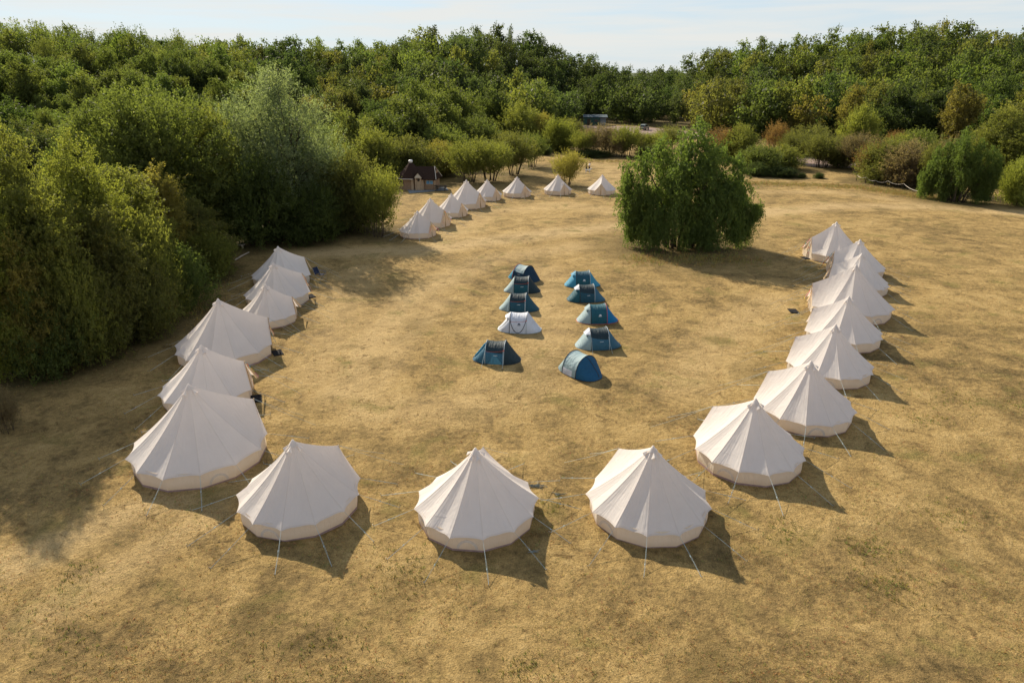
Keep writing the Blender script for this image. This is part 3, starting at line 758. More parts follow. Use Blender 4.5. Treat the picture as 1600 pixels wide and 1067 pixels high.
# position, size class, door azimuth (degrees), label
RINGG = 'cream bell tents pitched in a ring'
TENTS = [
 (-19.96, 57.08, 'medium', 22, 'farthest cream bell tent of the left-hand row, beside the navy camping chair'),
 (-18.64, 51.85, 'medium', 28, 'second farthest cream bell tent of the left-hand row, overlapped by the tent in front'),
 (-17.87, 47.47, 'small', 10, 'smaller cream bell tent just beyond the big one in the left-hand row'),
 (-18.50, 40.92, 'large', 22, 'large cream bell tent with a long ridge, in the middle of the left-hand row'),
 (-16.93, 34.48, 'medium', 13, 'cream bell tent with red bunting squeezed between the two large tents at left'),
 (-14.66, 28.04, 'large', 42, 'largest-looking cream bell tent at the near left, partly hiding the tent with red bunting'),
 (-8.88, 24.22, 'medium', 48, 'leftmost of the three cream bell tents nearest the camera, its ridge running right'),
 (-1.46, 23.67, 'medium', 84, 'middle of the three cream bell tents nearest the camera, its door hidden behind its peak'),
 (5.65, 23.87, 'medium', 121, 'rightmost of the three cream bell tents nearest the camera, its ridge running left'),
 (11.09, 27.93, 'medium', 134, 'nearest cream bell tent of the right-hand row, whole and unobstructed'),
 (15.45, 32.41, 'medium', 142, 'second nearest cream bell tent of the right-hand row'),
 (19.12, 37.86, 'medium', 152, 'third nearest cream bell tent of the right-hand row'),
 (22.44, 43.36, 'medium', 155, 'fourth nearest cream bell tent of the right-hand row, just in front of the large one'),
 (25.40, 48.90, 'large', 166, 'large cream bell tent of the right-hand row with a dark mat before its door'),
 (28.79, 54.88, 'medium', 160, 'cream bell tent just beyond the large one in the right-hand row'),
 (31.06, 59.95, 'medium', 176, 'second farthest cream bell tent of the right-hand row'),
 (31.55, 65.95, 'broad', -176, 'farthest cream bell tent of the right-hand row, nearest the lone birch clump'),
 (-10.49, 75.64, 'small', -30, 'nearest cream bell tent of the far row, at its left end below the hut'),
 (-9.66, 81.13, 'medium', -35, 'second nearest cream bell tent of the far row'),
 (-7.69, 87.19, 'small', -40, 'small cream bell tent just in front of the largest tent of the far row'),
 (-6.13, 93.07, 'broad', -38, 'largest cream bell tent of the far row, beside the picnic table'),
 (-3.56, 99.00, 'small', -45, 'cream bell tent just right of the largest tent in the far row'),
 (0.75, 101.81, 'small', -52, 'cream bell tent of the far row standing clear, third from its right end'),
 (6.87, 103.86, 'small', -62, 'cream bell tent of the far row in front of the lone round shrub'),
 (13.45, 103.44, 'small', -102, 'rightmost cream bell tent of the far row, touching the birch clump in the view'),
]
SIZES = {'small': (2.72, 2.0, 0.62, 1.72), 'medium': (3.12, 2.36, 0.68, 2.02), 'broad': (3.5, 2.6, 0.72, 2.05), 'large': (3.75, 2.86, 0.74, 2.15)}
tent_proto = {}
TENT_OBJ = []
for i, (x, y, size, az, lab) in enumerate(TENTS):
    var = i % 3 if size == 'medium' else i % 2
    key = (size, var)
    if key not in tent_proto:
        tent_proto[key] = make_bell_tent(11 + 7 * i, *SIZES[size])
        o = tent_proto[key]
    else:
        o = copy_tree(tent_proto[key])
    o.location = (x, y, gz(x, y)); o.rotation_euler = (0, 0, R(az))
    tag(o, lab, 'tent', RINGG)
    TENT_OBJ.append(o)

def tied_flap(i):
    size = TENTS[i][2]; h, Rw, hw, zd = SIZES[size]
    aw = MB()
    p0, p1 = Vector((Rw * .86 + .04, 0.04, zd - 0.04)), Vector((Rw * .86 + .50, 0.34, 0.80))
    vs, fs = [], []
    for k in range(6):
        t = k / 5
        p = lerp(p0, p1, t); wd = 0.04 + 0.07 * t
        vs += [p + Vector((0, -wd, 0)), p + Vector((0.07 * (0.4 + t), 0, 0.04)), p + Vector((0, wd, 0))]
    for k in range(5):
        for j in range(2): fs.append((3 * k + j, 3 * k + 3 + j, 3 * k + 4 + j, 3 * k + 1 + j))
    aw.add(vs, fs).build('tied_back_flap', SUNLITCANVAS, TENT_OBJ[i], True)
for i in (0, 1, 2, 3, 4, 13, 14, 15, 16, 17, 18, 19, 20, 21, 22): tied_flap(i)

def door_xy(i, r_, side=0.0):
    x, y, size, az, _ = TENTS[i]
    a = R(az)
    return x + r_ * math.cos(a) - side * math.sin(a), y + r_ * math.sin(a) + side * math.cos(a)

# bunting hung at some of the doors
FLAGS = [simple('red_flag', (0.62, 0.05, 0.05), 0.8), simple('yellow_flag', (0.75, 0.5, 0.06), 0.8), simple('teal_flag', (0.03, 0.32, 0.34), 0.8), simple('pink_flag', (0.7, 0.22, 0.28), 0.8)]
def bunting(i, lab, seed):
    rng = random.Random(seed)
    x, y, size, az, _ = TENTS[i]
    h, Rw, hw, zd = SIZES[size]
    root = empty('bunting', (x, y, gz(x, y)), R(az))
    tag(root, lab, 'bunting', 'bunting strings at the tent doors')
    a, b = Vector((Rw * 0.9, -0.03, zd - 0.05)), Vector((Rw + 0.14, -0.85, 0.75))
    a2, b2 = Vector((Rw * 0.9, 0.03, zd - 0.05)), Vector((Rw + 0.14, 0.85, 0.75))
    MB().tube([b, lerp(a, b, 0.5) + Vector((0.05, 0, -0.06)), a, lerp(a2, b2, 0.5) + Vector((0.05, 0, -0.06)), b2], 0.008, 4).build('cord', ROPE, root)
    for (p, q) in ((a, b), (a2, b2)):
        for k in range(6):
            s = (k + 0.5) / 6
            c = lerp(p, q, s) + Vector((0.06, 0, -0.05))
            u = (q - p).normalized() * 0.09
            MB().add([c - u, c + u, c + Vector((0.03, 0, -0.24)), c - u + Vector((.006, 0, 0)), c + u + Vector((.006, 0, 0)), c + Vector((0.036, 0, -0.24))], [(0, 1, 2), (5, 4, 3), (0, 3, 4, 1), (1, 4, 5, 2), (2, 5, 3, 0)]).build('pennant', FLAGS[rng.randrange(4)], root)
bunting(1, 'colourful bunting at the door of the second farthest tent on the left', 1)
bunting(3, 'bunting pennants at the door of the large tent in the left-hand row', 2)
bunting(4, 'red and yellow bunting at the door between the two large left tents', 3)
bunting(13, 'pinkish bunting at the door of the large tent on the right', 4)
bunting(15, 'bunting at the door of the second farthest tent on the right', 5)
bunting(16, 'bunting at the door of the farthest tent on the right', 6)
bunting(17, 'bunting at the door of the nearest tent in the far row', 7)
bunting(18, 'bunting at the door of the second nearest tent in the far row', 8)

def doormat(i, lab, rr, side=0.0):
    x, y = door_xy(i, rr, side)
    o = MB()
    o.box((0, 0, 0.012), (0.62, 0.95, 0.05)); o.box((0, 0, 0.04), (0.5, 0.83, 0.012)); o.box((0.24, 0.3, 0.045), (0.12, 0.2, 0.05), 0.3)
    m = o.build('doormat', MATBLACK)
    m.location = (x, y, gz(x, y) + 0.012); m.rotation_euler = (0, 0, R(TENTS[i][3]) + 0.15)
    tag(m, lab, 'doormat', 'dark doormats at the tent doors')
doormat(13, 'black doormat on the grass before the large right-hand tent', 3.9, 0.5)
doormat(14, 'black doormat beside the tent behind the large right-hand one', 2.65)
doormat(16, 'black doormat at the door of the farthest right-hand tent', 2.75, 0.3)
doormat(3, 'black doormat at the door of the large tent in the left-hand row', 3.05, -0.9)
doormat(4, 'black doormat at the door of the tent with red and yellow bunting', 2.5, -0.7)
doormat(1, 'black doormat at the door of the second farthest left tent', 2.5)

# ------------------------------------------------------------------ pop-up tents
def nylon(name, col, tr=0.18):
    return fabric(name, col, tr, None, 0.9, 0.62, seams=False, spec=0.22, dirt=0.15)
NY = {
 'slate': nylon('slate_nylon', (0.022, 0.045, 0.058)), 'teal': nylon('teal_nylon', (0.022, 0.090, 0.135)), 'petrol': nylon('petrol_nylon', (0.018, 0.110, 0.150)),
 'steel': nylon('steel_blue_nylon', (0.045, 0.150, 0.235)), 'mist': nylon('pale_grey_blue_nylon', (0.33, 0.45, 0.48)), 'sky': nylon('bright_blue_nylon', (0.010, 0.22, 0.50), .3),
 'navy': nylon('navy_nylon', (0.014, 0.046, 0.085)), 'royal': nylon('deep_blue_nylon', (0.014, 0.098, 0.205)), 'white': nylon('white_nylon', (0.70, 0.74, 0.82)), 'aqua': nylon('aqua_nylon', (0.07, 0.36, 0.56), .3),
}
HOOPD = simple('dark_hoop', (0.02, 0.022, 0.028), 0.5, 0.4)
HOOPL = simple('pale_hoop', (0.42, 0.50, 0.54), 0.5, 0.4)
HOOPR = simple('red_hoop', (0.45, 0.06, 0.05), 0.5, 0.4)
LOGO = simple('logo_print', (0.72, 0.76, 0.78), 0.7, 0.2)
LOGOD = simple('dark_logo_print', (0.05, 0.06, 0.08), 0.7, 0.2)
REDTRIM = simple('red_trim', (0.55, 0.10, 0.05), 0.7)
PL, PW, PH = 1.53, 0.92, 1.22                        # half length, half width, height
HX = (-0.62, 0.56)

def pop_w(x): return PW * (max(0.0, 1 - abs(x / (PL + 0.04)) ** 2.6)) ** 0.5 + 0.02
def pop_h(x):
    if HX[0] <= x <= HX[1]:
        t = (x - HX[0]) / (HX[1] - HX[0])
        return PH - 0.13 * 4 * t * (1 - t) * 0.55 + 0.04 * t
    e = HX[0] if x < HX[0] else HX[1]
    t = (abs(x) - abs(e)) / (PL - abs(e))
    t = max(0.0, min(1.0, t))
    return (PH + (0.04 if x > 0 else 0)) * ((1 - t) ** 1.12) + 0.05 * math.sin(math.pi * t) * -1 + 0.10 * t * (1 - t) + 0.03
def pop_pt(x, phi, off=0.0):
    w, h = pop_w(x), pop_h(x)
    lean = -0.16 * math.sin(phi) if False else 0
    return Vector((x + lean, (w + off) * math.cos(phi), (h + off) * max(0.0, math.sin(phi)) ** 0.85))
def pop_patch(x0, x1, lo, hi, nx=8, nphi=14, off=0.0):
    """lo / hi: angle at x (functions)"""
    m = MB(); vs, uv, fs = [], [], []
    for i in range(nx + 1):
        x = lerp(x0, x1, i / nx)
        for j in range(nphi + 1):
            phi = lerp(lo(x), hi(x), j / nphi)
            vs.append(pop_pt(x, phi, off)); uv.append((i / nx, j / nphi))
    for i in range(nx):
        for j in range(nphi):
            a = i * (nphi + 1) + j
            fs.append((a, a + nphi + 1, a + nphi + 2, a + 1))
    return m.add(vs, fs, 0, uv)

def popup(lab, x, y, rz, top, band, left, right, hoop=(HOOPD, HOOPL), open_left=False, ropes=((-0.62, 1), (0.5, 1)), logo=LOGO, scale=1.0, hood=False, skirt=None, redline=True, zip_left=False, front_loop=False, big=False, zip_right=False):
    root = empty('popup_tent', (x, y, gz(x, y)), rz)
    root.scale = (scale, scale, scale)
    tag(root, lab, 'tent', 'small pop-up tents in two rows on the grass')
    a0, a1 = HX
    cut = lambda q: R(30) + R(10) * (a1 - q) / (a1 - a0)
    pi_ = lambda q: math.pi
    zero = lambda q: 0.0
    # camera side is -Y, i.e. angles near pi
    pop_patch(a0, a1, cut, lambda q: math.pi - cut(q), 10, 18).build('top_panel', NY[top], root, True)
    pop_patch(a0, a1, zero, cut, 8, 6).build('side_panel', NY[band], root, True)
    pop_patch(a0, a1, lambda q: math.pi - cut(q), pi_, 8, 6).build('side_panel', NY[band], root, True)
    if open_left:
        pop_patch(-PL, a0, lambda q: R(105), pi_, 8, 10).build('end_panel', NY[left], root, True)
        pop_patch(-PL, a0, zero, lambda q: R(62), 8, 10).build('end_panel', NY[left], root, True)
        MB().add([(-1.42, -0.3, 0.03), (-0.6, -0.7, 0.03), (-0.6, 0.7, 0.03), (-1.42, 0.3, 0.03)], [(0, 1, 2, 3)]).build('floor', NY['navy'], root)
        e_ = [pop_pt(lerp(-PL, a0, k / 8), R(62), 0.01) for k in range(9)] 
        MB().tube(e_, 0.016, 5).build('door_zip', HOOPD, root)
        e_ = [pop_pt(lerp(-PL, a0, k / 8), R(105), 0.01) for k in range(9)]
        MB().tube(e_, 0.016, 5).build('door_zip', HOOPD, root)
        MB().tube([pop_pt(lerp(-1.4, a0, k / 8), R(109), 0.05) for k in range(9)], [.03, .05, .06, .06, .06, .06, .055, .05, .03], 6).build('rolled_door', NY['aqua'], root, True)
    else:
        pop_patch(-PL, a0, zero, pi_, 10, 22).build('end_panel', NY[left], root, True)
        if zip_left:
            MB().tube([pop_pt(lerp(-PL + .1, a0 - .1, k / 8), R(128), 0.012) for k in range(9)], 0.014, 5).build('door_zip', HOOPD, root)
    pop_patch(a1, PL, zero, pi_, 10, 22).build('end_panel', NY[right], root, True)
    if zip_right:
        MB().tube([pop_pt(lerp(a1, PL - .08, k / 8), R(100) - R(38) * (k / 8) ** .7, 0.014) for k in range(9)], 0.022, 5).build('door_zip', HOOPD, root)
        pop_patch(a0 + .05, a1 - .3, lambda q: R(163), lambda q: math.pi, 6, 5, 0.014).build('inner_lining', NY['white'], root, True)
    for q, mt in zip((a0, a1), hoop):
        pts = [pop_pt(q, math.pi * k / 22, 0.012) for k in range(23)]
        MB().tube(pts, 0.020, 6).build('hoop', mt, root, True)
    # ground hoop along the hem
    ring = [pop_pt(lerp(-PL, PL, k / 24), 0.0, 0.012) + Vector((0, 0, 0.02)) for k in range(25)] + [pop_pt(lerp(PL, -PL, k / 24), math.pi, 0.012) + Vector((0, 0, 0.02)) for k in range(25)]
    MB().tube(ring + [ring[0]], 0.018, 5).build('hem', HOOPD if skirt is None else skirt, root, True)
    if hood:
        MB().add([pop_pt(a0 + 0.02, R(75), 0.03), pop_pt(a0 + 0.02, R(105), 0.03), pop_pt(a0 + 0.02, R(128), 0.02), Vector((a0 - 0.34, -0.36, 0.93)), Vector((a0 - 0.40, 0.0, 1.0)), pop_pt(a0, R(90), 0.06)],
                 [(5, 1, 2, 3, 4), (0, 5, 4)]).build('vent_hood', NY['white'] if hood is True else NY[hood], root)
        MB().add([pop_pt(a0 - 0.04, R(104), 0.015), pop_pt(a0 - 0.04, R(124), 0.015), pop_pt(a0 - 0.24, R(116), 0.02)], [(0, 1, 2)]).build('vent', HOOPD, root)
    if redline:
        MB().tube([pop_pt(lerp(a0, a1, k / 8), R(143) - R(3) * k / 8, 0.012) for k in range(9)], 0.009, 4).build('red_piping', REDTRIM, root)
        MB().box(pop_pt(a1 - 0.02, R(140), 0.03), (0.07, 0.03, 0.07)).build('toggle', REDTRIM, root)
    if front_loop:
        pts = [pop_pt(lerp(a0, a1, 0.5 - 0.5 * math.cos(math.pi * k / 14)), math.pi - R(70) * (1 - math.sin(math.pi * k / 14)) * 0.9 - 0.02, 0.02) for k in range(15)]
        MB().tube(pts, 0.020, 5).build('hoop', HOOPD, root, True)
    # little mountain emblem and a line of lettering below it on the side facing the camera
    lg = MB()
    xc, ph = 0.05, R(152)
    def L(dx, dz):
        return pop_pt(xc + dx, ph - dz, 0.014)
    if big: lg.add([L(-0.11, 0), L(0.11, 0), L(0.045, 0.09), L(0.02, 0.06), L(-0.015, 0.12)], [(0, 1, 2, 3, 4)])
    for k in range(6): lg.add([L(-0.12 + 0.042 * k, -0.055), L(-0.094 + 0.042 * k, -0.055), L(-0.094 + 0.042 * k, -0.028), L(-0.12 + 0.042 * k, -0.028)], [(0, 1, 2, 3)])
    lg.build('emblem', logo, root)
    for (rx, k) in ropes:
        p0 = pop_pt(rx, R(140), 0.02)
        g = Vector((rx + 0.1 * (1 if rx > 0 else -1), -1.62, 0.01))
        MB().tube([p0, g], 0.010, 4).build('guy_rope', ROPE, root)
        MB().tube([g + Vector((0, 0.03, -0.12)), g + Vector((0, -0.03, 0.07))], 0.012, 5).build('peg', STEEL, root)
    return root

def pt(px, py): q = at(px, py); return q[0], q[1] + 0.75
popup('dark blue pop-up tent with a red-edged hoop, farthest of the left row', *pt(819, 438), R(-38), 'mist', 'navy', 'aqua', 'navy', (HOOPR, HOOPD), ropes=(), redline=False)
popup('black-topped pop-up tent with pale left end, overlapping the one with red-edged hoop', *pt(816, 457), R(-5), 'slate', 'petrol', 'mist', 'slate', (HOOPD, HOOPL), ropes=())
popup('slate-topped pop-up tent directly behind the white one', *pt(811, 487), R(-6), 'slate', 'teal', 'mist', 'teal', (HOOPD, HOOPL), ropes=((-0.7, 1), (0.5, 1)))
popup('white pop-up tent, the only white one in the two rows', *pt(812, 521), R(-7), 'white', 'white', 'white', 'white', (HOOPD, HOOPL), ropes=(), logo=LOGOD, big=True, hood='white', zip_left=True, front_loop=True, skirt=HOOPL)
popup('pop-up tent with its left door rolled open, nearest of the left row', *pt(776, 568), R(-8), 'slate', 'steel', 'steel', 'slate', (HOOPL, HOOPL), open_left=True)
popup('blue pop-up tent with light blue ends, farthest of the right row', *pt(911, 449), R(2), 'teal', 'petrol', 'aqua', 'aqua', (HOOPD, HOOPL), ropes=(), redline=False, hood='aqua', big=True)
popup('dark slate pop-up tent second farthest in the right row, with a pale hood', *pt(917, 472), R(4), 'slate', 'teal', 'petrol', 'steel', (HOOPD, HOOPL), ropes=(), redline=False, hood=True)
popup('teal pop-up tent with a bright blue right end and a white emblem', *pt(935, 505), R(4), 'petrol', 'petrol', 'mist', 'sky', (HOOPD, HOOPR), ropes=(), redline=False, hood='mist', skirt=HOOPR, big=True)
popup('dark-topped pop-up tent with steel-blue side, just behind the rounded deep blue one', *pt(936, 546), R(7), 'slate', 'steel', 'mist', 'steel', (HOOPD, HOOPL), hood=True, redline=False)
popup('deep blue pop-up tent turned rounded end forward, nearest of the right row', *pt(908, 590), R(-52), 'mist', 'mist', 'mist', 'royal', (HOOPD, HOOPD), ropes=(), redline=False, zip_right=True)

# ------------------------------------------------------------------ tree meshes
PROF = {
 'round': [.30, .66, .90, 1.0, .95, .76, .34], 'ovate': [.42, .82, 1.0, .95, .78, .52, .14], 'dome': [.80, .97, 1.0, .95, .83, .62, .24],
 'vase': [.70, .84, .95, 1.0, .93, .72, .26], 'cone': [1.0, .84, .68, .50, .34, .18, .03], 'fan': [.35, .60, .82, .97, 1.0, .84, .40], 'tall': [.55, .85, 1.0, .98, .88, .62, .22],
}
def leaf_quads(P, A, L, W, rng):
    """rhombic leaves: P centres, A axes"""
    rnd = rng.normal(size=P.shape)
    b = np.cross(A, rnd); b /= np.linalg.norm(b, axis=1, keepdims=True) + 1e-9
    l = (L * rng.uniform(0.6, 1.25, len(P)))[:, None]; w = (W * rng.uniform(0.6, 1.25, len(P)))[:, None]
    v = np.stack([P - A * l * 0.5, P + b * w * 0.5 - A * l * 0.04, P + A * l * 0.5, P - b * w * 0.5 - A * l * 0.04], 1)
    return v.reshape(-1, 3)

def grow(seed, H, W, base, prof, nc, ns, nl, L, Wd, SL, up, out, rnd, droop, inner=0, stems=1, stem_r=0.16, spread=0.12, limbs=24, lump=0.2, depth=0.5, inner_l=2.2, limb_r=0.4):
    """crown quads + tints, bark mesh builder; H, W are the finished height and width"""
    rng = np.random.default_rng(seed)
    pf = np.array(PROF[prof]); ts = np.linspace(0, 1, len(pf))
    tt = np.linspace(0, 1, 200); wgt = np.interp(tt, ts, pf) ** 1.3
    cdf = np.cumsum(wgt); cdf /= cdf[-1]
    t = np.interp(rng.random(nc), cdf, tt)
    ph = rng.random(nc) * 2 * np.pi
    p1, p2, p3 = rng.random(3) * 6.28
    lum = 1 + lump * (np.cos(2 * ph + p1) * 0.5 + np.cos(3 * ph + 5 * t + p2) * 0.6 + np.cos(5 * ph - 8 * t + p3) * 0.5)
    rho = depth + (1 - depth) * rng.random(nc) ** 0.5
    r = np.interp(t, ts, pf) * W / 2 * lum * rho
    C = np.stack([r * np.cos(ph), r * np.sin(ph), base + (H - base) * t * (0.9 + 0.1 * rho)], 1)
    mid = np.array([0, 0, base + (H - base) * 0.42])
    O = C - mid; O[:, 2] *= 0.8; O /= np.linalg.norm(O, axis=1, keepdims=True) + 1e-9
    ctint = rng.normal(0.42, 0.13, nc)
    rc = SL * 0.42
    D = out * O[:, None, :] + up * np.array([0, 0, 1.0]) + rnd * rng.normal(size=(nc, ns, 3))
    D /= np.linalg.norm(D, axis=2, keepdims=True) + 1e-9
    S0 = C[:, None, :] + rng.normal(size=(nc, ns, 3)) * rc * np.array([1, 1, 0.8]) - O[:, None, :] * SL * 0.35
    LEN = SL * rng.uniform(0.5, 1.25, (nc, ns))
    s = rng.random((nc, ns, nl)) ** 0.85
    P = S0[:, :, None, :] + D[:, :, None, :] * (LEN[..., None] * s)[..., None]
    P[..., 2] -= droop * LEN[..., None] * s ** 2
    ax = D[:, :, None, :] + np.array([0, 0, -1.0]) * (2 * droop * s)[..., None] + 0.75 * rng.normal(size=P.shape)
    ax /= np.linalg.norm(ax, axis=3, keepdims=True) + 1e-9
    P = P + rng.normal(size=P.shape) * L * 0.45
    P = P.reshape(-1, 3); ax = ax.reshape(-1, 3)
    tint = (ctint[:, None, None] + rng.normal(0, 0.15, (nc, ns, nl))).reshape(-1)
    V = leaf_quads(P, ax, L, Wd, rng)
    if inner:  # larger, darker inner leaves added to block light leaking through the crown
        ti = np.interp(rng.random(inner), cdf, tt); fi = rng.random(inner) * 6.283
        ri = np.interp(ti, ts, pf) * W / 2 * 0.72 * rng.random(inner) ** 0.5
        Pi = np.stack([ri * np.cos(fi), ri * np.sin(fi), base + (H - base) * (0.04 + 0.84 * ti)], 1)
        ai = rng.normal(size=Pi.shape); ai /= np.linalg.norm(ai, axis=1, keepdims=True)
        V = np.vstack([V, leaf_quads(Pi, ai, L * inner_l, Wd * inner_l, rng)])
        tint = np.append(tint, rng.normal(0.3, 0.1, inner))
    V[:, 2] = np.maximum(V[:, 2], 0.03)
    # make the finished size exact
    zmax = np.percentile(V[:, 2], 99.7); wmax = (np.percentile(np.abs(V[:, 0]), 99) + np.percentile(np.abs(V[:, 1]), 99))
    kz, kw = H / zmax, W / wmax
    V *= np.array([kw, kw, kz])
    # stems and limbs
    wood = MB()
    pr = random.Random(seed)
    heads = []
    for k in range(stems):
        a = 6.283 * k / max(stems, 1) + pr.uniform(-.4, .4)
        q = 0 if stems == 1 else 1
        b0 = Vector((math.cos(a) * 0.12 * stems ** 0.7 * q, math.sin(a) * 0.12 * stems ** 0.7 * q, -0.15))
        hgt = H * pr.uniform(0.62, 0.8)
        tip = Vector((math.cos(a) * W * spread * pr.uniform(.6, 1.5), math.sin(a) * W * spread * pr.uniform(.6, 1.5), hgt))
        pts, rad = [], []
        for i in range(9):
            u = i / 8
            p = lerp(b0, tip, u)
            bow = math.sin(math.pi * u) * 0.03 * H
            p += Vector((math.sin(a * 3 + u * 5) * bow * .6, math.cos(a * 2 + u * 4) * bow * .6, 0)) - Vector((math.cos(a), math.sin(a), 0)) * bow * (0.6 if stems > 1 else 0)
            pts.append(p); rad.append(stem_r * (1.25 if i == 0 else 1) * (1 - 0.86 * u) * pr.uniform(.94, 1.06))
        wood.tube(pts, rad, 7)
        heads.append(pts)
    order = np.argsort(rng.random(nc))[:limbs]
    for k in order:
        c = Vector(C[k]) ; c.x *= kw; c.y *= kw; c.z *= kz
        st = min(heads, key=lambda P_: (P_[4].xy - c.xy).length)
        zt = c.z * pr.uniform(.45, .7)
        b0 = min(st, key=lambda q: abs(q.z - zt))
        m1 = lerp(b0, c, 0.5) + Vector((0, 0, 0.08 * (c - b0).length))
        rr = stem_r * limb_r * (1 - 0.6 * b0.z / H)
        wood.tube([b0, m1, c], [rr, rr * .6, rr * .16], 5)
    return V, np.clip(tint, 0, 1), wood

def crown_mesh(name, V, tint, mat, wood=None):
    nq = len(V) // 4
    F = np.arange(nq * 4).reshape(-1, 4)
    if wood is not None:
        wv = np.array(wood.v); tri = [f for f in wood.f if len(f) == 4]
        wf = np.array(tri) + len(V)
        V = np.vstack([V, wv]); mi = np.append(np.zeros(nq), np.ones(len(wf))); F = np.vstack([F, wf]); tint = np.append(tint, np.full(len(wf), .5))
        me = mesh_np(name, V, F, [mat, BARK], mi)
    else:
        me = mesh_np(name, V, F, mat)
    a = me.attributes.new('tint', 'FLOAT', 'FACE'); a.data.foreach_set('value', tint.astype(np.float32))
    return me

KINDS = {
 'alder':    dict(H=15, W=7.5, base=0.6, prof='tall', nc=150, ns=24, nl=20, L=.165, Wd=.115, SL=1.15, up=.35, out=.55, rnd=.6, droop=.15, inner=7000, stem_r=.16, limbs=34, lump=.26),
 'birchlet': dict(H=11, W=5.0, base=0.8, prof='ovate', nc=100, ns=20, nl=18, L=.16, Wd=.11, SL=1.0, up=.35, out=.5, rnd=.55, droop=.3, inner=2200, stem_r=.09, limbs=26, lump=.3),
 'bush':     dict(H=5, W=6, base=0.1, prof='dome', nc=110, ns=16, nl=16, L=.17, Wd=.085, SL=1.05, up=.75, out=.75, rnd=.38, droop=.0, inner=3500, stems=7, stem_r=.05, spread=.25, limbs=26, lump=.22),
 'shrub':    dict(H=5, W=6, base=1.0, prof='fan', nc=90, ns=15, nl=13, L=.17, Wd=.085, SL=1.15, up=.85, out=.7, rnd=.33, droop=.0, inner=900, stems=9, stem_r=.06, spread=.26, limbs=36, lump=.22),
 'twiggy':   dict(H=3.5, W=4, base=0.4, prof='fan', nc=110, ns=12, nl=11, L=.13, Wd=.06, SL=.8, up=.8, out=.7, rnd=.4, droop=.0, inner=100, stems=9, stem_r=.04, spread=.28, limbs=60, lump=.22),
 'willow':   dict(H=15, W=15, base=1.0, prof='round', nc=240, ns=18, nl=18, L=.26, Wd=.15, SL=1.6, up=.55, out=.75, rnd=.45, droop=.05, inner=8000, stem_r=.35, stems=2, spread=.12, limbs=50, lump=.24),
 'silver':   dict(H=17, W=13, base=1.0, prof='tall', nc=230, ns=16, nl=18, L=.30, Wd=.10, SL=1.9, up=.85, out=.6, rnd=.36, droop=.06, inner=4500, stem_r=.35, stems=3, spread=.14, limbs=70, lump=.26, limb_r=.3),
 'weeping':  dict(H=13, W=14, base=1.6, prof='vase', nc=170, ns=32, nl=26, L=.23, Wd=.14, SL=1.8, up=.2, out=.5, rnd=.33, droop=.95, inner=9000, stems=13, stem_r=.15, spread=.30, limbs=70, lump=.24, depth=.45, limb_r=.35),
 'birchbush':dict(H=10, W=9, base=0.9, prof='vase', nc=110, ns=26, nl=20, L=.22, Wd=.13, SL=1.5, up=.1, out=.55, rnd=.45, droop=.85, inner=5500, stems=6, stem_r=.11, spread=.2, limbs=30, lump=.22),
}
VARIANTS = {'alder': 3, 'bush': 4, 'shrub': 3, 'birchlet': 2, 'twiggy': 2}
